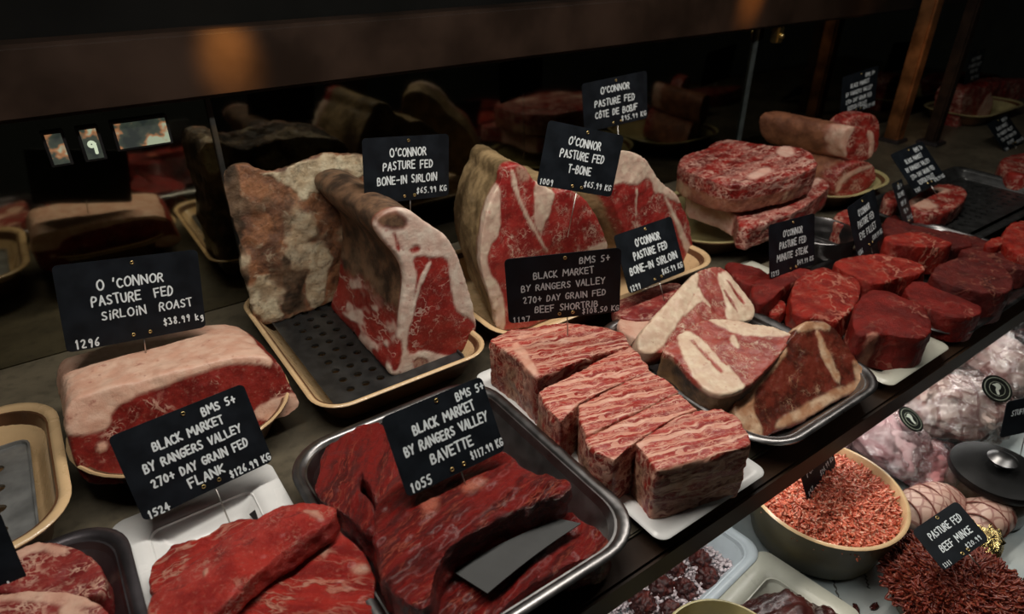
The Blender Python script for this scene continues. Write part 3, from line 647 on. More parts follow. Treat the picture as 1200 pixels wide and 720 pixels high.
meat('eye_fillet', 'half-moon eye fillet slice at the front of the steel tray', 'meat', c2([(728, 235), (745, 205), (790, 193), (860, 215), (960, 265), (1030, 290), (1040, 330), (960, 345), (860, 320), (770, 280)]), hz(.058), 'fillet', thick=.05, rnd=4, vox=.0026, amp=(.0035, 34), grain=(.0012, (70, 40, 60)), group='eye fillet pieces')
meat('eye_fillet', 'broad round dark eye fillet slice at the right edge', 'meat', c2([(832, 165), (880, 120), (960, 102), (1060, 110), (1130, 140), (1165, 200), (1150, 245), (1050, 245), (940, 220), (850, 190)]), hz(.075), 'fillet_dark', thick=.066, rnd=4, vox=.0028, amp=(.0035, 34), grain=(.0012, (70, 40, 60)), group='eye fillet pieces')
meat('eye_fillet', 'bright red flat eye fillet piece behind the others', 'meat', c2([(650, 22), (700, 12), (790, 2), (880, 30), (930, 50), (900, 65), (760, 62), (660, 45)]), hz(.075), 'fillet_red', thick=.06, rnd=4, vox=.003, group='eye fillet pieces')
meat('eye_fillet', 'long dark eye fillet end reaching the right edge behind the rest', 'meat', c2([(800, 5), (900, -5), (1010, 20), (1130, 60), (1240, 110), (1240, 160), (1120, 140), (1000, 95), (920, 60)]), hz(.055), 'fillet_dark', thick=.045, rnd=8, vox=.0034, group='eye fillet pieces')
meat('eye_fillet', 'small orange red trimmed piece at right on dark fillet', 'meat', c2([(1045, 45), (1080, 25), (1120, 20), (1135, 40), (1110, 62), (1060, 62)]), hz(.07), 'fillet_red', thick=.03, rnd=7, vox=.003)
meat('eye_fillet', 'red fillet lump cut by the right edge of the picture', 'meat', [(1172, 272), (1190, 256), (1225, 258), (1240, 285), (1215, 305), (1180, 292)], hz(.075), 'fillet_red', thick=.06, rnd=10, vox=.0034)
meat('steak_piece', 'dark red piece half hidden behind the eye fillet tag', 'meat', [(1030, 262), (1048, 248), (1062, 262), (1100, 268), (1150, 285), (1120, 292), (1060, 280), (1040, 276)], hz(.06), 'fillet_dark', thick=.05, rnd=6, vox=.0034)
meat('steak_piece', 'small red piece behind the steel pan', 'meat', [(972, 258), (985, 245), (1002, 242), (1008, 256), (990, 266)], hz(.06), 'scotch', thick=.055, rnd=6, vox=.0034)
meat('marbled_steak', 'round marbled rib steak lying on the black perforated tray', 'meat', cZ([(485, 470), (520, 440), (590, 400), (660, 376), (750, 392), (785, 425), (745, 480), (660, 525), (580, 525), (500, 495)]), hz(.052), 'scotch', thick=.038, rnd=5, vox=.0034,
     zones=[('fat', cZ([(500, 460), (560, 440), (600, 470), (640, 480), (620, 505), (520, 490)]), .006), ('fat', cZ([(600, 400), (680, 400), (700, 420), (640, 430)]), .006)])
meat('steak_piece', 'brown steak edge left of the marbled steak on black tray', 'meat', cZ([(375, 440), (400, 410), (450, 405), (470, 450), (440, 480), (395, 475)]), hz(.05), 'scotch', thick=.04, rnd=7, vox=.0036)

# -- flank steaks
c8 = lambda pts: crop(160, 570, 4, pts)
meat('flank_steak', 'ruffled flank steak at the back of the white tray', 'meat', c8([(50, 480), (60, 345), (130, 310), (180, 268), (250, 262), (330, 230), (390, 190), (460, 160), (545, 138), (600, 180), (420, 300), (200, 440), (80, 520)]), hz(.05), 'flank', thick=.035, rnd=4, vox=.0022, amp=(.004, 60))
meat('flank_steak', 'broad flank steak with long grain at the front of the white tray', 'meat', c8([(930, 170), (1000, 245), (1110, 370), (1128, 480), (1120, 640), (1060, 760), (500, 860), (200, 780), (330, 600), (560, 420), (760, 280)]), hz(.058, -.75), 'flank', thick=.045, rnd=6, vox=.0024, amp=(.004, 30), grain=(.0022, (12, 80, 60)), taper=.95,
     zones=[('fat', c8([(860, 225), (905, 225), (895, 350), (840, 310), (820, 295)]), .004), ('fat', c8([(1000, 385), (1070, 365), (1100, 395), (1030, 415)]), .004)])
meat('flank_steak', 'long flank strip folded across the top of the other flank steaks', 'meat', c8([(745, 72), (840, 72), (905, 82), (938, 118), (915, 165), (850, 200), (740, 270), (620, 355), (490, 480), (360, 600), (260, 690), (60, 690), (40, 600), (55, 530), (150, 440), (320, 310), (540, 160), (640, 100)]),
     pl3(G(172, 700, .085), G(385, 600, .085), G(330, 650, .088)), 'flank_top', thick=.026, rnd=5, vox=.0022, amp=(.0035, 34), amp2=(.0012, 130), bulge=.004, grain=(.0012, (20, 70, 60)),
     zones=[('fat', c8([(780, 120), (840, 120), (890, 160), (850, 165), (800, 140)]), .003), ('fat', c8([(315, 400), (345, 385), (340, 420), (325, 450), (315, 430)]), .002)])
# -- bavette
c9 = lambda pts: crop(350, 480, 2.857, pts)
meat('bavette_piece', 'bavette flap hanging at the back left of the steel tray', 'meat', c9([(80, 120), (130, 95), (190, 55), (280, 35), (330, 120), (345, 260), (290, 340), (250, 270), (205, 190), (190, 260), (250, 330), (270, 420), (240, 420), (170, 360), (50, 290), (55, 220)]), hz(.062, .9), 'bavette', thick=.05, rnd=4, vox=.0024, amp=(.005, 30), grain=(.0028, (14, 85, 60)))
meat('bavette_piece', 'thick folded bavette in the middle of the steel tray under its tag', 'meat', c9([(330, 190), (420, 250), (560, 190), (690, 135), (740, 180), (820, 215), (925, 232), (890, 275), (800, 310), (690, 350), (580, 410), (500, 470), (460, 560), (440, 690), (330, 640), (270, 540), (245, 420), (250, 330)]), hz(.092, .25), 'bavette', thick=.079, rnd=6, vox=.0024, amp=(.005, 28), amp2=(.0012, 140), bulge=.004, grain=(.0028, (14, 85, 60)),
     zones=[('fat', c9([(400, 300), (450, 280), (475, 330), (440, 370), (410, 340)]), .006), ('fat', c9([(540, 270), (600, 240), (640, 250), (560, 300)]), .005)])
meat('bavette_piece', 'lower bavette slab at the front of the steel tray beneath the grey strip', 'meat', c9([(560, 500), (700, 400), (880, 320), (960, 370), (1055, 430), (1050, 485), (960, 500), (850, 545), (740, 620), (640, 720), (440, 740), (470, 600)]), hz(.048, .3), 'bavette', thick=.040, rnd=4, vox=.0024, amp=(.005, 30), grain=(.0028, (14, 85, 60)))
# -- corner steaks
c7 = lambda pts: crop(0, 460, 2.77, pts)
meat('marbled_steak', 'marbled steak at the back of the dark corner tray', 'meat', c7([(-60, 560), (30, 525), (120, 478), (180, 485), (260, 505), (320, 550), (342, 600), (335, 645), (300, 668), (160, 660), (0, 650), (-80, 640)]), hz(.055, -.2), 'rump', thick=.045, rnd=5, vox=.0024, amp=(.003, 30),
     zones=[('fat', c7([(20, 530), (120, 470), (150, 490), (230, 510), (200, 530), (120, 510), (30, 560)]))])
meat('marbled_steak', 'fat-edged steak at the front of the dark corner tray', 'meat', c7([(-80, 660), (120, 640), (250, 648), (340, 690), (375, 740), (340, 830), (-80, 860)]), hz(.058, -.2), 'rump', thick=.05, rnd=5, vox=.0024, amp=(.003, 30),
     zones=[('fat', c7([(-90, 640), (120, 630), (260, 640), (330, 690), (300, 700), (180, 690), (60, 672), (-90, 690)])), ('fat', c7([(190, 690), (240, 690), (300, 730), (200, 760)]))])

# ------------------------------------------------------------------ beyond the posts
tray('oval_dish', 'dim dish beyond the bronze posts holding a standing rib', 2.55, 2.95, .90, 1.12, .045, olive_cream, rim=.01, flare=.02, r=.07, outer=brown_glaze, cat='dish')
meat('rib_joint', 'dim standing rib joint beyond the bronze posts', 'meat', [(1128, 108), (1140, 100), (1160, 104), (1166, 118), (1156, 150), (1142, 175), (1122, 178), (1116, 168), (1124, 140)], vp(U([2.60, .97, .02]), U([2.9, .97, .02]), .1), 'scotch', D=(.0, .09, 0), vox=.005, rnd=3,
     zones=[('fat', [(1126, 172), (1146, 130), (1160, 106), (1166, 118), (1150, 150), (1140, 178)], .006)])
meat('rib_joint', 'long dim rib slab at the right edge beyond the posts', 'meat', [(1150, 98), (1185, 94), (1240, 96), (1240, 150), (1180, 152), (1158, 140)], vp(U([2.75, 1.03, .02]), U([3.1, 1.03, .02]), .1), 'scotch', D=(.0, .08, 0), vox=.005, rnd=4, amp=(.006, 30))
meat('steak_piece', 'pinkish steak at the right edge under the pale reflecting tag', 'meat', [(1166, 190), (1185, 180), (1240, 172), (1240, 205), (1190, 208)], hz(.05), 'scotch', thick=.05, vox=.005, rnd=5)

# ------------------------------------------------------------------ lower shelf
ZS = -.22
def strands(n, pos_fn, length, rad, seed, droop=1.0):
    rg = np.random.default_rng(seed); VV = []; FF = []; base = 0; K = 5; S = 5
    for i in range(n):
        p = np.array(pos_fn(rg)); a = rg.uniform(0, 2*math.pi); d = np.array([math.cos(a), math.sin(a), rg.uniform(-.5, .35)]); bend = rg.normal(0, .5, 3)
        L = length*rg.uniform(.6, 1.3); r = rad*rg.uniform(.8, 1.2); pts = []
        for k in range(S+1):
            pts.append(p.copy()); d = d+bend*(1/S); d /= np.linalg.norm(d); p = p+d*L/S
        pts = np.array(pts); T = np.gradient(pts, axis=0); T /= np.linalg.norm(T, axis=1)[:, None]
        sx = np.cross(T, [0.1, .2, 1]); sx /= np.linalg.norm(sx, axis=1)[:, None]; sy = np.cross(T, sx)
        for k in range(S+1):
            rr = r*(.55 if k in (0, S) else 1)
            for q in range(K):
                an = 2*math.pi*q/K; VV.append(pts[k]+rr*(math.cos(an)*sx[k]+math.sin(an)*sy[k]))
        for k in range(S):
            for q in range(K): FF.append((base+k*K+q, base+k*K+(q+1) % K, base+(k+1)*K+(q+1) % K, base+(k+1)*K+q))
        base += (S+1)*K
    return np.array(VV), np.array(FF)
def mince_mat(name, a, b, f):
    n = N(name); c = n.coords(); x, _ = n.noise(c, 140, 3, .6); y, _ = n.noise(c, 230, 2)
    n.P(Base_Color=n.mix(n.ss(y, .52, .66), n.mix(n.ss(x, .35, .65), a, b), f), Roughness=.42, Coat_Weight=.1); return n.m
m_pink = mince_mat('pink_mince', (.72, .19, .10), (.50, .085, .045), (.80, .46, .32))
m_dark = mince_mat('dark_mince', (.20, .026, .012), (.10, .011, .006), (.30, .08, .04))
def mince(name, label, cx, cy, z0, R, h, mat, n, seed, length=.016, rad=.0021, sy=1.0):
    def surf(r): return h*(1-(r/R)**2.2)
    def pos(rg):
        a = rg.uniform(0, 2*math.pi); r = R*math.sqrt(rg.uniform(0, 1)); return (r*math.cos(a), r*sy*math.sin(a), surf(r)+rg.uniform(-.003, .003))
    V, Fq = strands(n, pos, length, rad, seed)
    V2 = []; F2 = []; nr, na = 10, 40
    for i in range(nr+1):
        r = R*i/nr
        for j in range(na): a = 2*math.pi*j/na; V2.append((r*math.cos(a), r*sy*math.sin(a), surf(r)-.002))
    for j in range(na): a = 2*math.pi*j/na; V2.append((R*.8*math.cos(a), R*sy*.8*math.sin(a), -.03))
    for i in range(nr+1):
        for j in range(na): F2.append((i*na+j, i*na+(j+1) % na, (i+1)*na+(j+1) % na, (i+1)*na+j))
    o = link(name, mesh_np(name, np.concatenate([V, np.array(V2)]), np.concatenate([Fq, np.array(F2)+len(V)])), mat); o.location = (cx, cy, z0)
    return tag(o, label, 'mince', None, 'stuff')
bowl('mince_bowl', 'big round dark-sided bowl with cream rim filled with pink mince', .792, .312, ZS, .112, .098, cream, simple('olive_brown', (.09, .075, .035), .4), base=.7)
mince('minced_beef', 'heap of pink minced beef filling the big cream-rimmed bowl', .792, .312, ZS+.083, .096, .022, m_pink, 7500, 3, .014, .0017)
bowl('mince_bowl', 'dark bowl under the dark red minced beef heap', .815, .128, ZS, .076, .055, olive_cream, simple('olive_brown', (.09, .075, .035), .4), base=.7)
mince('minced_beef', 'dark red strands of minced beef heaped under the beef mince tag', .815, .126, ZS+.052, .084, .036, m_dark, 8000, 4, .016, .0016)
tray('white_tray', 'bluish white tray with crumbled burgundy meat under the shelf edge', .40, .668, .305, .52, .038, bluish_tray, rim=.012, flare=.012, r=.025, z=ZS, rot=.10)
n = N('crumb_meat'); c = n.coords(); x, _ = n.noise(c, 45, 4, .65); y, _ = n.noise(c, 130, 3)
n.P(Base_Color=n.mix(n.ss(y, .40, .62), n.mix(n.ss(x, .38, .62), (.045, .008, .006), (.15, .022, .014)), (.03, .006, .006)), Roughness=.5, Coat_Weight=.05); n.bump(y, .8, .004); crumb = n.m
def lump(name, label, cat, loc, r, seed, mat, sq=(1, 1, .6), amp=.35, freq=2.2, group=None, sub=4, rot=0, parent=None):
    bm = bmesh.new(); bmesh.ops.create_icosphere(bm, subdivisions=sub, radius=1)
    V = np.array([v.co[:] for v in bm.verts]); k = 1+amp*fbm(V*freq+seed, 4)
    for v, q in zip(bm.verts, V*k[:, None]*np.array(sq)*r): v.co = q
    o = bm_obj(name, bm, mat, parent, True); o.location = loc; o.rotation_euler.z = rot
    if label: tag(o, label, cat, group)
    return o
rg = random.Random(5)
spots = [(.600, .372), (.585, .345), (.560, .385), (.615, .405), (.545, .350), (.520, .375), (.570, .420), (.505, .340), (.48, .37), (.53, .41), (.49, .41), (.46, .345)]
for i, (x, y) in enumerate(spots):
    lump('diced_meat', 'crumbled burgundy meat lump on the bluish white tray', 'meat', (x, y, ZS+.018), rg.uniform(.011, .017), i*5.1, crumb, (1, 1, .8), .5, 3.0, 'burgundy meat lumps on the bluish tray', 4)
# coarse salt / fat crumbs scattered on that tray
V = []; Fq = []; b = 0; rg2 = np.random.default_rng(8)
for i in range(4200):
    p = np.array([rg2.uniform(.42, .635), rg2.uniform(.33, .49), ZS+.006+rg2.uniform(0, .014)]); s = rg2.uniform(.0012, .0032); q = rg2.normal(size=(3, 3)); q, _ = np.linalg.qr(q)
    c8_ = [(a, e, f) for a in (-1, 1) for e in (-1, 1) for f in (-1, 1)]
    V += [p+s*(q@np.array(k)*np.array([1, .7, .5])) for k in c8_]
    Fq += [(b, b+1, b+3, b+2), (b+4, b+6, b+7, b+5), (b, b+4, b+5, b+1), (b+2, b+3, b+7, b+6), (b, b+2, b+6, b+4), (b+1, b+5, b+7, b+3)]; b += 8
o = link('white_crumbs', mesh_np('white_crumbs', np.array(V), np.array(Fq), False), simple('pale_crumb', (.74, .64, .66), .6, var=.3, scale=90)); tag(o, 'white crumbs scattered between the burgundy meat lumps', 'crumbs', None, 'stuff')
tray('white_tray', 'off-white tray holding dark glazed meat on the lower shelf', .47, .690, .165, .315, .035, offwhite, rim=.03, flare=.012, r=.015, z=ZS, rot=.12)
lump('dark_meat', 'dark brown glazed meat slab on the off-white tray', 'meat', (.585, .232, ZS+.032), .062, 3.3, MM['offal'], (1.2, .75, .40), .3, 2.0, None, 5)
lump('dark_meat', 'dark meat chunk at the right end of the off-white tray', 'meat', (.652, .210, ZS+.024), .026, 7.3, MM['offal'], (1, .8, .6), .35, 2.4, None, 4)
bowl('cream_bowl', 'empty cream bowl whose rim shows at the bottom edge', .470, .232, ZS+.0, .075, .088, olive_cream, brown_glaze, base=.7)
# small scraps on the shelf paper
for i, (u_, v_) in enumerate([(1024, 712), (1003, 715), (983, 640+66)]):
    q = G(u_, v_, ZS); lump('meat_scrap', 'tiny dark meat scrap on the pale shelf lining', 'meat', (q[0], q[1], ZS+.002), .006, i*2.2, MM['offal'], (1.4, .7, .4), .4, 2.5, 'meat scraps on the shelf lining', 3, i*.8)
# printed creases on the shelf lining
n = N('crease_ink'); n.P(Base_Color=(.10, .10, .09), Roughness=.7); ink = n.m
for i, (p1, p2) in enumerate([((893, 600), (903, 655)), ((934, 648), (944, 690)), ((975, 676), (986, 712)), ((1012, 668), (1018, 690))]):
    a = G(*p1, ZS); b = G(*p2, ZS); bm = bmesh.new(); dd = b-a; L = np.linalg.norm(dd); dd /= L; sx = np.array([-dd[1], dd[0], 0])
    K = 14; pv = None
    for k in range(K+1):
        q = a+dd*L*k/K+sx*.0012*math.sin(k*2.1+i); w = .0006+.0005*(k % 3)
        cur = [bm.verts.new(q+sx*w+np.array([0, 0, .0006])), bm.verts.new(q-sx*w+np.array([0, 0, .0006]))]
        if pv: bm.faces.new((pv[0], pv[1], cur[1], cur[0]))
        pv = cur
    r = bmesh.ops.extrude_face_region(bm, geom=bm.faces[:])
    for v in [g for g in r['geom'] if isinstance(g, bmesh.types.BMVert)]: v.co.z -= .0009
    bmesh.ops.recalc_face_normals(bm, faces=bm.faces)
    struct(bm_obj('trim_%d' % (6+i), bm, ink))
# vacuum packed meat
def film_mat():
    n = N('clear_film'); c = n.coords(); w, wc = n.noise(c, 22, 3, .6, 1.5); x, _ = n.noise(c, 70, 3, .6, 2.0)
    g = n.n('ShaderNodeBsdfGlossy'); g.inputs['Roughness'].default_value = .12; g.inputs['Color'].default_value = (.9, .9, .9, 1)
    tr = n.n('ShaderNodeBsdfTransparent'); lw = n.n('ShaderNodeLayerWeight'); lw.inputs[0].default_value = .25
    bp = n.n('ShaderNodeBump'); bp.inputs['Strength'].default_value = .9; bp.inputs['Distance'].default_value = .006; n.l(n.math('ADD', w, n.math('MULTIPLY', x, .5)), bp.inputs['Height'])
    n.l(bp.outputs[0], g.inputs['Normal']); n.l(bp.outputs[0], lw.inputs['Normal'])
    mx = n.n('ShaderNodeMixShader'); n.l(n.math('ADD', n.math('MULTIPLY', lw.outputs['Fresnel'], .9), .13, clamp=True), mx.inputs[0]); n.l(tr.outputs[0], mx.inputs[1]); n.l(g.outputs[0], mx.inputs[2]); n.l(mx.outputs[0], n.o.inputs['Surface'])
    return n.m
film = film_mat()
def pack_mat(name, a, b, net=None):
    n = N(name); c = n.coords(); x, _ = n.noise(c, 14, 4, .6); y, _ = n.noise(c, 40, 3); col = n.mix(n.ss(x, .35, .65), a, b); col = n.mix(n.math('MULTIPLY', n.ss(y, .55, .7), .5), col, (.30, .07, .07))
    if net:
        def band(rot):
            mp = n.n('ShaderNodeMapping'); n.l(c, mp.inputs[0]); mp.inputs['Rotation'].default_value = (0, 0, rot)
            w = n.n('ShaderNodeTexWave'); n.l(mp.outputs[0], w.inputs[0]); w.inputs['Scale'].default_value = net; w.inputs['Distortion'].default_value = 5.0; w.inputs['Detail'].default_value = 1
            return n.ss(w.outputs['Fac'], .86, .95)
        col = n.mix(n.math('MULTIPLY', n.math('MAXIMUM', band(.7), band(-.75)), .6), col, (.22, .06, .05))
    n.P(Base_Color=col, Roughness=.4); n.bump(y, .3, .003); return n.m
pale = pack_mat('pale_packed_meat', (.70, .48, .48), (.58, .29, .31)); netted = pack_mat('netted_meat', (.62, .48, .42), (.52, .34, .31), 9); reddish = pack_mat('red_packed_meat', (.48, .20, .20), (.32, .08, .09)); darkpack = pack_mat('dark_packed_meat', (.06, .045, .05), (.03, .022, .025))
sticker_ring = simple('sticker_ring', (.30, .33, .25), .5); sticker = simple('sticker_black', (.008, .009, .007), .6, spec=.1); emblem = simple('sticker_emblem', (.62, .66, .56), .5)
def disc(name, r0, r1, z, mat, parent, M_):
    bm = bmesh.new(); k = 40
    A = [bm.verts.new((r1*math.cos(2*math.pi*i/k), r1*math.sin(2*math.pi*i/k), z)) for i in range(k)]
    B = [bm.verts.new((v.co.x, v.co.y, z-.0008)) for v in A]
    if r0 <= 0: bm.faces.new(A)
    else:
        I = [bm.verts.new((r0*math.cos(2*math.pi*i/k), r0*math.sin(2*math.pi*i/k), z)) for i in range(k)]
        for i in range(k): bm.faces.new((A[i], A[(i+1) % k], I[(i+1) % k], I[i]))
    for i in range(k): bm.faces.new((B[i], B[(i+1) % k], A[(i+1) % k], A[i]))
    bmesh.ops.transform(bm, matrix=M_, verts=bm.verts)
    return bm_obj(name, bm, mat, parent)
def pack(label, px, size, seed, mat, rot, sticker_at=None, z=ZS, hgt=.5):
    q = G(px[0], px[1], z+size*hgt*.6)
    t = empty('vacuum_pack', label, 'meat pack', (q[0], q[1], z), 'vacuum packs on the lower shelf'); t.rotation_euler.z = rot
    lump('packed_meat', None, None, (0, 0, size*hgt*.9), size, seed, mat, (1.25, .85, hgt), .22, 2.0, None, 5, 0, t)
    f = lump('plastic_wrap', None, None, (0, 0, size*hgt*.9), size*1.05, seed, film, (1.32, .94, hgt*1.06), .30, 3.0, None, 5, 0, t)
    if sticker_at:
        r = sticker_at[2]; FV = [w_.co+Vector((0, 0, size*hgt*.9)) for w_ in f.data.vertices]; dirn = Vector(sticker_at[3]).normalized()
        near = [q_ for q_ in FV if (q_.x-sticker_at[0])**2+(q_.y-sticker_at[1])**2 < r*r*1.1 and q_.z > size*hgt*.5]
        ctr_ = Vector((sticker_at[0], sticker_at[1], sum(q_.z for q_ in near)/len(near))); ctr_ += dirn*(max((q_-ctr_).dot(dirn) for q_ in near)+.0005)
        M_ = Matrix.Translation(ctr_) @ dirn.to_track_quat('Z', 'Y').to_matrix().to_4x4()
        s = disc('round_label', 0, r, 0, sticker, t, M_); s['label'] = 'black round label with a pale emblem'
        disc('label_ring', r*.80, r*.84, .0006, sticker_ring, s, M_); 
        disc('label_ring', r*.50, r*.53, .0006, sticker_ring, s, M_)
        # pale bird-like emblem in the middle
        bm = bmesh.new(); P = [(-.10, -.42), (.05, -.42), (.06, -.1), (.22, .0), (.30, .2), (.20, .38), (.05, .42), (-.06, .36), (-.28, .34), (-.12, .22), (-.05, .1), (-.14, -.1)]
        vs = [bm.verts.new((x*r, y*r, .0008)) for x, y in P]; f_ = bm.faces.new(vs); e = bmesh.ops.extrude_face_region(bm, geom=[f_])
        for g in e['geom']:
            if isinstance(g, bmesh.types.BMVert): g.co.z -= .0006
        bmesh.ops.recalc_face_normals(bm, faces=bm.faces)
        bmesh.ops.transform(bm, matrix=M_, verts=bm.verts); bm_obj('emblem', bm, emblem, s)
    return t
pack('pale pink vacuum pack with round black label beside the mince bowl', (1032, 515), .074, 1.0, pale, .9, (-.015, -.02, .024, (-.35, -.35, .9)))
pack('netted pale roast vacuum pack with round black label at right', (1118, 482), .088, 4.0, netted, -.2, (.035, -.03, .026, (-.25, -.5, .8)))
pack('reddish vacuum pack between the pale pack and the black jar', (1085, 548), .050, 7.0, reddish, .2)
pack('netted vacuum pack at the back by the right edge', (1168, 428), .082, 9.0, netted, .6)
pack('dark wrapped pack at the top right of the lower shelf', (1222, 408), .070, 12.0, darkpack, .1)
pack('small pink vacuum pack partly under the shelf edge near mince tag', (975, 503), .055, 14.0, pale, .3)
# netted rolls by the mince
for i, (px, lab, rr) in enumerate([((1090, 592), 'netted meat roll between the mince bowl and the beef mince tag', .036), ((1160, 598), 'netted meat roll at right behind the gold foil', .034)]):
    q = G(px[0], px[1], ZS+.04); t = empty('netted_roll', lab, 'meat', (q[0], q[1], ZS), 'netted rolls on the lower shelf'); t.rotation_euler.z = -.3+.4*i
    lump('rolled_meat', None, None, (0, 0, rr*.95), rr, 20+i, pack_mat('roll_meat', (.58, .40, .32), (.50, .28, .22), 22), (1.7, 1, .95), .1, 2, None, 4, 0, t)
    for k in range(5):
        bm = bmesh.new(); R_ = rr*1.02*math.sqrt(max(.05, 1-((k-2)*.36)**2)); prev = None
        rings = []
        for a in range(24):
            an = 2*math.pi*a/24; cc = Vector(((k-2)*rr*.62, R_*math.cos(an), R_*.95*math.sin(an))); rad = Vector((0, math.cos(an), math.sin(an)))
            rings.append([bm.verts.new(cc+rad*.0016*math.cos(b_)+Vector((1, 0, 0))*.0016*math.sin(b_)) for b_ in (0, 1.57, 3.14, 4.71)])
        for a in range(24):
            for b_ in range(4): bm.faces.new((rings[a][b_], rings[(a+1) % 24][b_], rings[(a+1) % 24][(b_+1) % 4], rings[a][(b_+1) % 4]))
        o = bm_obj('string', bm, simple('string_red', (.2, .06, .045), .7), t, True); o.location = (0, 0, rr*.95)
# gold foil
n = N('gold_foil'); c = n.coords(); x, _ = n.noise(c, 60, 3, .6, 2); n.P(Base_Color=(.75, .6, .28), Metallic=1.0, Roughness=.2); n.bump(x, 1, .006)
q = G(1150, 622, ZS+.03); lump('gold_foil', 'crumpled gold foil glinting beside the beef mince tag', 'foil', (q[0], q[1], ZS+.03), .034, 31, n.m, (1.5, .8, .5), .4, 3.2, None, 4, .5)
# black lidded jar with metal knob
q = G(1168, 553, ZS+.075)
t = empty('lidded_jar', 'black round lidded jar with shiny knob at the right edge', 'jar', (q[0], q[1], ZS))
R_ = .062
link('jar_body', rings_mesh('jar_body', [circ(R_*.85, 0), circ(R_*.97, .008), circ(R_, .03), circ(R_*.97, .068), circ(R_*.9, .07)], True, True), simple('jar_glass', (.035, .028, .018), .25, coat=.4), t)
link('lid', rings_mesh('lid', [circ(R_*1.02, .066), circ(R_*1.07, .07), circ(R_*1.05, .08), circ(R_*.6, .086), circ(R_*.2, .088)], True, True), simple('black_lid', (.006, .006, .006), .35, spec=.2), t)
link('knob', rings_mesh('knob', [circ(.008, .087, 32), circ(.007, .094, 32), circ(.019, .098, 32), circ(.021, .102, 32), circ(.012, .107, 32), circ(.004, .108, 32)], True, True), steel, t)

# ------------------------------------------------------------------ charcoal strips
def strip(label, px, z, thick=.0012, dz=(0, 0, 0, 0), mat=grey_strip):
    P = [G(u_, v_, z+dd) for (u_, v_), dd in zip(px, dz)]; c = sum(P)/4; bm = bmesh.new(); K = 10
    top = []
    for i in range(K+1):
        a = P[0]+(P[1]-P[0])*i/K-c; b = P[3]+(P[2]-P[3])*i/K-c; up = np.array([0, 0, .004*math.sin(math.pi*i/K)]); top.append((bm.verts.new(a+up), bm.verts.new(b+up)))
    fs = [bm.faces.new((top[i][0], top[i][1], top[i+1][1], top[i+1][0])) for i in range(K)]
    r = bmesh.ops.extrude_face_region(bm, geom=fs)
    for v in [g for g in r['geom'] if isinstance(g, bmesh.types.BMVert)]: v.co.z -= thick
    bmesh.ops.recalc_face_normals(bm, faces=bm.faces)
    o = bm_obj('divider_strip', bm, mat); o.location = c; return tag(o, label, 'divider')
strip('charcoal grey divider strip tucked under the folded bavette', c9([(512, 540), (870, 365), (945, 382), (632, 616)]), .056, dz=(0, 0, 0, .004))
strip('dark divider strip showing behind the small gap of the bavette flap', c9([(190, 190), (265, 190), (262, 275), (215, 275)]), .030)
strip('black strip lying on the white tray behind the flank steaks', [(292, 603), (328, 584), (334, 592), (300, 612)], .018, mat=black_plastic)

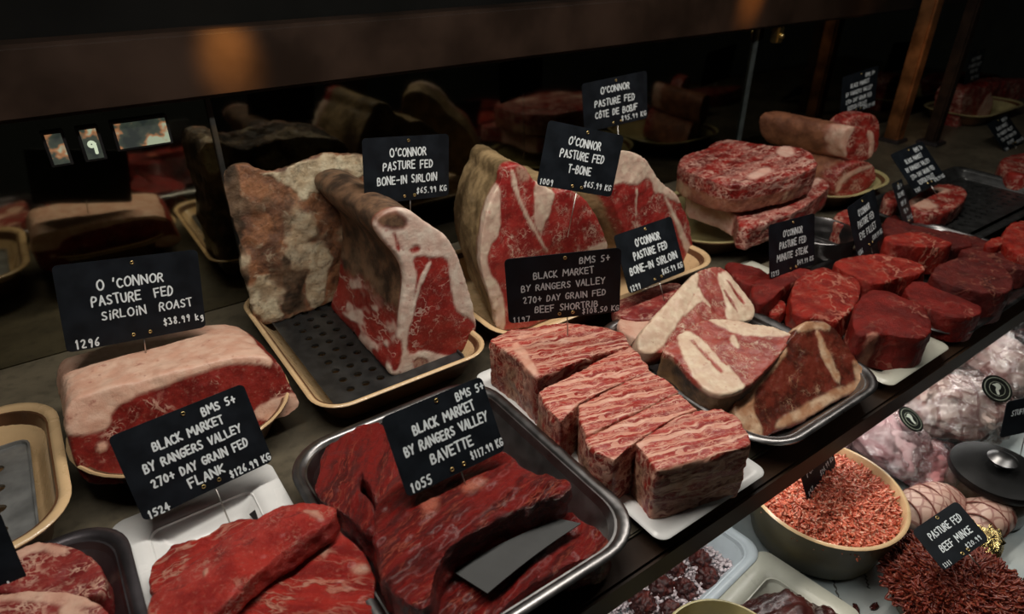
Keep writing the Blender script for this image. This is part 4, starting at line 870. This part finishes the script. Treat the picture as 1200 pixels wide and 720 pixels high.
# ------------------------------------------------------------------ tags
GL = {
 'A': [[(0, 0), (.5, 1), (1, 0)], [(.2, .38), (.8, .38)]], 'B': [[(0, 0), (0, 1), (.65, .97), (.8, .75), (.6, .54), (0, .5)], [(.6, .54), (.95, .3), (.7, .02), (0, 0)]],
 'C': [[(.95, .85), (.6, 1), (.15, .8), (0, .45), (.2, .08), (.6, 0), (.95, .15)]], 'D': [[(0, 0), (0, 1), (.55, .95), (.95, .55), (.6, .05), (0, 0)]],
 'E': [[(.9, 1), (0, 1), (0, 0), (.9, 0)], [(0, .52), (.75, .52)]], 'F': [[(.9, 1), (0, 1), (0, 0)], [(0, .52), (.75, .52)]],
 'G': [[(.9, .85), (.55, 1), (.12, .8), (0, .45), (.2, .08), (.6, 0), (.95, .2), (.95, .45), (.55, .45)]], 'H': [[(0, 0), (0, 1)], [(.9, 0), (.9, 1)], [(0, .5), (.9, .5)]],
 'I': [[(.5, 0), (.5, 1)]], 'i': [[(.5, 0), (.5, .65)], [(.5, .92), (.5, .98)]], 'K': [[(0, 0), (0, 1)], [(.85, 1), (0, .45), (.9, 0)]], 'L': [[(0, 1), (0, 0), (.85, 0)]],
 'M': [[(0, 0), (.1, 1), (.5, .4), (.9, 1), (1, 0)]], 'N': [[(0, 0), (0, 1), (.9, 0), (.9, 1)]], 'O': [[(.5, 1), (.12, .82), (0, .45), (.2, .06), (.55, 0), (.9, .2), (1, .6), (.8, .93), (.5, 1)]],
 'P': [[(0, 0), (0, 1), (.7, .96), (.9, .75), (.7, .5), (0, .45)]], 'R': [[(0, 0), (0, 1), (.7, .96), (.88, .75), (.65, .52), (0, .48)], [(.4, .5), (.95, 0)]],
 'S': [[(.88, .88), (.5, 1), (.12, .82), (.25, .57), (.75, .42), (.88, .17), (.5, 0), (.05, .12)]], 'T': [[(0, 1), (1, 1)], [(.5, 1), (.5, 0)]],
 'U': [[(0, 1), (.02, .25), (.3, 0), (.7, .05), (.9, .3), (.92, 1)]], 'V': [[(0, 1), (.5, 0), (1, 1)]], 'W': [[(0, 1), (.25, 0), (.5, .65), (.75, 0), (1, 1)]], 'Y': [[(0, 1), (.5, .5)], [(1, 1), (.5, .5), (.35, 0)]],
 'Z': [[(0, 1), (.9, 1), (0, 0), (.9, 0)]], '0': [[(.5, 1), (.1, .75), (.05, .3), (.4, 0), (.8, .2), (.9, .7), (.5, 1)]], '1': [[(.3, .8), (.55, 1), (.5, 0)]], '2': [[(.05, .8), (.4, 1), (.8, .8), (.6, .45), (.05, 0), (.9, 0)]],
 '3': [[(.1, .95), (.7, .95), (.4, .57), (.85, .35), (.6, .02), (.05, .08)]], '4': [[(.6, 0), (.6, 1), (.05, .35), (.95, .35)]], '5': [[(.85, 1), (.2, 1), (.15, .58), (.65, .58), (.85, .28), (.5, 0), (.05, .08)]],
 '6': [[(.75, 1), (.25, .65), (.08, .25), (.45, 0), (.85, .2), (.6, .48), (.15, .32)]], '7': [[(.05, 1), (.9, 1), (.4, 0)]], '8': [[(.5, .55), (.15, .78), (.5, 1), (.82, .78), (.5, .55), (.1, .25), (.5, 0), (.88, .25), (.5, .55)]],
 '9': [[(.82, .75), (.5, .5), (.15, .72), (.45, 1), (.82, .8), (.7, 0)]], '$': [[(.85, .8), (.5, .9), (.15, .75), (.5, .5), (.85, .28), (.5, .1), (.1, .2)], [(.5, 1.05), (.5, -.05)]],
 '+': [[(.5, .15), (.5, .85)], [(.1, .5), (.9, .5)]], '-': [[(.1, .45), (.9, .45)]], '.': [[(.45, .02), (.5, .05)]], "'": [[(.6, 1.05), (.4, .75)]], 'k': [[(.1, 0), (.1, .9)], [(.7, .6), (.1, .3), (.75, 0)]], 'g': [[(.75, .55), (.3, .6), (.15, .3), (.5, .1), (.75, .5), (.75, -.2), (.3, -.3)]],
 '^O': [[(.5, .8), (.1, .6), (0, .35), (.2, .04), (.55, 0), (.9, .2), (.95, .5), (.5, .8)], [(.2, .95), (.5, 1.15), (.8, .95)]],
 'oe': [[(.4, 1), (.1, .8), (0, .45), (.15, .06), (.45, 0), (.7, .3), (.7, .7), (.4, 1)], [(1.2, 1), (.75, 1), (.75, 0), (1.25, 0)], [(.75, .5), (1.1, .5)]],
}
WID = {'I': .25, 'i': .25, "'": .3, '.': .28, '1': .5, '-': .6, 'M': .95, 'W': 1.0, 'oe': 1.0, ' ': .5, 'N': .75, 'O': .75}
def letter_tokens(s):
    out = []; i = 0
    while i < len(s):
        if s[i] == '^': out.append('^O'); i += 2
        elif s[i] == '&': out.append('oe'); i += 1
        else: out.append(s[i]); i += 1
    return out
def lettering(lines, W, H, rg, fat=1.0):
    V = []; Fc = []
    def seg(a, b, w):
        d = np.array(b)-np.array(a); L = math.hypot(*d)
        if L < 1e-6: d = np.array([1., 0]); L = 1
        nx, ny = -d[1]/L*w, d[0]/L*w; i = len(V)
        V.extend([(a[0]+nx, a[1]+ny), (a[0]-nx, a[1]-ny), (b[0]-nx, b[1]-ny), (b[0]+nx, b[1]+ny)]); Fc.append((i, i+1, i+2, i+3))
    def dot(a, w):
        i = len(V); k = 8; V.extend([(a[0]+w*math.cos(2*math.pi*j/k), a[1]+w*math.sin(2*math.pi*j/k)) for j in range(k)])
        for j in range(1, k-2, 2): Fc.append((i, i+j, i+j+1, i+j+2))
    for (s, x0, x1, yc, h) in lines:
        tk = letter_tokens(s); tot = sum(WID.get(c, .62)+.22 for c in tk)-.22; sc = (x1-x0)*W/tot; hh = h*H; x = (x0-.5)*W; yb = (.5-yc)*H-hh/2; pw = min(hh*.085, .0013)*fat
        for c in tk:
            w = WID.get(c, .62)*sc; ang = rg.uniform(-.07, .07); dy = rg.uniform(-.05, .05)*hh; ks = rg.uniform(.92, 1.06)
            for st in GL.get(c, []):
                pts = []
                for px, py in st:
                    qx, qy = (px-.5)*w, (py-.5)*hh*ks; pts.append((x+w/2+qx*math.cos(ang)-qy*math.sin(ang), yb+hh/2+dy+qx*math.sin(ang)+qy*math.cos(ang)))
                if len(pts) > 3:
                    q = [pts[0]]
                    for a, b in zip(pts, pts[1:]): q += [(.72*a[0]+.28*b[0], .72*a[1]+.28*b[1]), (.28*a[0]+.72*b[0], .28*a[1]+.72*b[1])]
                    sharp = c in 'EFLNMZKVW14T'
                    pts = pts if sharp else q+[pts[-1]]
                for a, b in zip(pts, pts[1:]): seg(a, b, pw)
                for a in pts: dot(a, pw)
            x += w+.22*sc
    V3 = [(a, b, .00115+.00002*(i % 7)) for i, (a, b) in enumerate(V)]
    return mesh_np('lettering', np.array(V3), np.array(Fc), False)
reflection_patch(.000, .020, .300, .343, 'narrow glowing reflection patch, leftmost of the three under the beam', 1.0)
reflection_patch(.043, .064, .300, .343, 'narrow glowing reflection patch with a pale numeral nine, middle of the three under the beam', 2.3, True)
reflection_patch(.088, .158, .308, .345, 'wide glowing reflection patch, rightmost of the three under the beam', 4.1)
rgT = random.Random(11)
def price_tag(label, ctr, u, v, W, H, lines, pin=.03, eye=True, post=False, fat=1.0, cardm=None):
    u = U(u); v = U(v); u /= np.linalg.norm(u); nn = np.cross(u, v); nn /= np.linalg.norm(nn); v = np.cross(nn, u); ctr = U(ctr)
    Mw = Matrix([[u[i], v[i], nn[i], ctr[i]-v[i]*H/2] for i in range(3)]+[[0, 0, 0, 1]])
    t = empty('price_tag', label, 'price tag', mat=Mw, group='black handwritten price tags')
    bm = bmesh.new(); ring = [bm.verts.new((p[0], p[1]+H/2, 0)) for p in rring(W, H, .006, 0, 4)]; f = bm.faces.new(ring); e = bmesh.ops.extrude_face_region(bm, geom=[f])
    for g in e['geom']:
        if isinstance(g, bmesh.types.BMVert): g.co.z += .001
    bmesh.ops.recalc_face_normals(bm, faces=bm.faces); bm_obj('card', bm, cardm or card_mat, t)
    if lines:
        o = link('lettering', lettering(lines, W, H, rgT, fat), chalk, t); o.location = (0, H/2, 0)
    if eye:
        for ex, ey in ((.515, .065), (.455, .925), (.575, .925)):
            bm = bmesh.new(); k = 14; rr = [circ(.0024, .0011, k), circ(.0022, .0019, k), circ(.0014, .0019, k), circ(.0012, .0011, k)]
            R_ = [[bm.verts.new(p) for p in q] for q in rr]
            for a, b in zip(R_, R_[1:]):
                for i in range(k): bm.faces.new((a[i], a[(i+1) % k], b[(i+1) % k], b[i]))
            e_ = bm_obj('eyelet', bm, brass, t, True); e_.location = ((ex-.5)*W, (1-ey)*H, 0)
    if pin:
        bm = bmesh.new(); bmesh.ops.create_cone(bm, cap_ends=True, segments=8, radius1=.0008, radius2=.0009, depth=pin+.006, matrix=Matrix.Translation((.004, -(pin-.006)/2, -.0009)) @ Matrix.Rotation(math.pi/2, 4, 'X'))
        bm_obj('pin', bm, pin_mat, t, True)
    return t
def rescale(ctr, u, v, W, H, s):                      # the same card nearer or farther along its sight line
    c = CP+(U(ctr)-CP)*s; return c, u, v, W*s, H*s
def OC(third, price, num, l1="O'CONNOR"):
    return [(l1, .30, .72, .24, .12), ("PASTURE FED", .22, .80, .44, .12), third+(.66, .12), (price, .60, .97, .86, .09), (num, .03, .20, .93, .09)]
def BM5(last, price, num, bms="BMS 5+"):
    return [(bms, .64, .90, .13, .095), ("BLACK MARKET", .24, .76, .29, .095), ("BY RANGERS VALLEY", .13, .86, .47, .095), ("270+ DAY GRAIN FED", .14, .87, .655, .095), last+(.825, .10), (price, .66, .99, .93, .085), (num, .04, .19, .955, .085)]
price_tag('black price tag reading sirloin roast, stuck in the pink fat', [.0333, .865, .1936], [.9824, .0855, -.1659], [.1513, .1556, .9762], .16, .1077,
          [("O 'CONNOR", .26, .72, .28, .11), ("PASTURE  FED", .21, .78, .46, .11), ("SiRLOiN  ROAST", .26, .91, .64, .10), ("$38.99 kg", .68, .99, .84, .09), ("1296", .06, .22, .93, .10)], .022)
price_tag('black price tag reading flank, in front of the roast', *rescale([.0375, .687, .0728], [.9978, .0605, .0255], [-.049, .427, .9029], .148, .1036, .945), BM5(("FLANK", .37, .64), "$126.99 KG", "1524"), .055, fat=1.25)
price_tag('black price tag reading bavette', *rescale([.3143, .5925, .0233], [.9997, -.0145, .02], [-.0099, .5056, .8627], .148, .1073, .785),
          [("BMS 5+", .70, .99, .12, .10), ("BLACK MARKET", .23, .84, .29, .115), ("BY RANGERS VALLEY", .10, .93, .49, .115), ("BAVETTE", .30, .72, .70, .12), ("$117.99 KG", .66, 1.0, .88, .095), ("1055", .05, .25, .92, .11)], .02, fat=1.2)
price_tag('black price tag reading bone-in sirloin, above the white-edged joint', *rescale([.4494, .9154, .2695], [.9943, -.011, -.1064], [.1069, .0824, .9908], .148, .1005, .95), OC(("BONE-IN SIRLOIN", .15, .85), "$65.99 KG", "1299"), .03)
price_tag('black price tag reading T-bone', *rescale([.7436, .8412, .2489], [.9279, -.2596, -.2675], [.3075, .1273, .943], .15, .1083, .86), OC(("T-BONE", .36, .66), "$65.99 KG", "1009"), .07)
price_tag('black price tag with faded top line at the back, reading côte de boeuf', [.9591, .9896, .2922], [.9764, -.1939, .0946], [-.0811, .0766, .9938], .15, .0954,
          [("O'CONNOR", .28, .72, .22, .13), ("PASTURE FED", .18, .80, .47, .13), ("C^OTE DE B&UF", .18, .84, .70, .13), ("$95.99 KG", .58, .98, .88, .10)], .20)
price_tag('black price tag reading beef shortrib', *rescale([.4877, .5716, .1989], [.872, -.4858, .06], [-.054, .0263, .9982], .148, .0938, 1.0), BM5(("BEEF SHORTRIB", .24, .80), "$108.50 KG", "1197"), .03)
price_tag('second bone-in sirloin price tag, above the pale T-bone steak', *rescale([.8525, .7565, .072], [.9998, .0009, .0198], [-.018, .4645, .8854], .148, .1093, .90), OC(("BONE-IN SIRLOIN", .10, .92), "$65.99 KG", "1299"), .04, fat=1.2)
price_tag('black price tag reading minute steak', *rescale([1.1868, .6771, .0305], [.9981, -.0412, -.0458], [.0555, .2773, .9592], .148, .1097, .87), OC(("MINUTE STEAK", .16, .84), "$49.99 KG", "1293"), .02)
price_tag('black price tag reading eye fillet', *rescale([1.4482, .6658, .0211], [.9865, .1577, .0434], [-.104, .3999, .9107], .148, .1165, .86), OC(("EYE FILLET", .20, .80), "$109.99 KG", "1286"), .02)
price_tag('thin edge-on price tag just behind the eye fillet tag', *rescale([1.8465, .7674, -.0517], [.9488, .2677, -.1677], [-.0034, .5395, .842], .148, .1215, .80), [("BMS 9+", .4, .8, .13, .10), ("BLACK MARKET", .2, .8, .3, .10), ("RUMP CAP", .25, .75, .5, .10), ("MB 9+", .3, .7, .68, .10), ("$79.99 KG", .4, .9, .87, .10)], .02)
price_tag('blue-grey catching price tag in the marbled steak on the black tray', [1.6142, .6623, .1204], [.9986, .0392, .0346], [-.0523, .7207, .6913], .15, .1026, BM5(("SCOTCH FILLET", .24, .74), "$98.99 KG", "1187"), .03)
price_tag('price tag standing at the back behind the rolled rib beef', *rescale([1.7907, .9354, .2185], [.9937, -.0526, .0992], [-.0921, .1234, .9881], .15, .1055, .985), BM5(("SCOTCH FILLET", .20, .74), "$98.99 KG", "1188"), .05)
price_tag('pale reflecting price tag at the right edge above a pink steak', *rescale([2.6308, .8455, -.0009], [.9953, .0301, .0921], [-.0861, .7108, .6981], .15, .108, .93), BM5(("RUMP", .3, .6), "$59.99 KG", "1190"), .03)
q = CP+ray(1142, 78)*2.9
price_tag('dark price tag top right beyond the bronze posts, above the standing rib', q, [.99, .1, 0], [0, .1, .99], .15, .105, [("BLACK MARKET", .2, .8, .25, .1), ("BY RANGERS VALLEY", .1, .9, .45, .1), ("GRAIN FED", .25, .75, .63, .1), ("$89.99 KG", .4, .9, .85, .1)], .22)
q = G(-74, 684, .075)
price_tag('price tag cut off at the left edge by the corner steaks', q, [.99, -.06, .05], [.06, .45, .89], .125, .088, [("BLACK MARKET", .15, .85, .3, .1), ("RUMP CAP", .25, .75, .55, .1), ("$69.99 kg", .55, .97, .82, .12)], .02)
# lower shelf tags
price_tag('price tag reading pasture fed beef mince, in the dark mince heap', *rescale([1.204, .2322, -.4217], [.9503, -.1756, .2571], [.0387, .8859, .4622], .12, .0834, .655), [("PASTURE FED", .18, .86, .30, .15), ("BEEF MINCE", .20, .86, .62, .15), ("$20.99", .58, .9, .86, .10), ("1311", .05, .2, .92, .09)], .02)
q = G(958, 546, -.088)
price_tag('price tag in the pink mince half hidden by the shelf edge', q, [.96, .18, .12], [-.2, .35, .91], .096, .068, [("PORK MINCE", .15, .95, .35, .17), ("$24.99 KG", .50, .95, .72, .13), ("897", .06, .22, .80, .13)], .02)
q = G(1205, 486, -.085)
price_tag('price tag on a stem beside the black lidded jar', q, [.93, -.36, .02], [.0, .2, .98], .10, .066, [("STUFFED CHICKEN", .14, .95, .36, .15)], .06, eye=False)
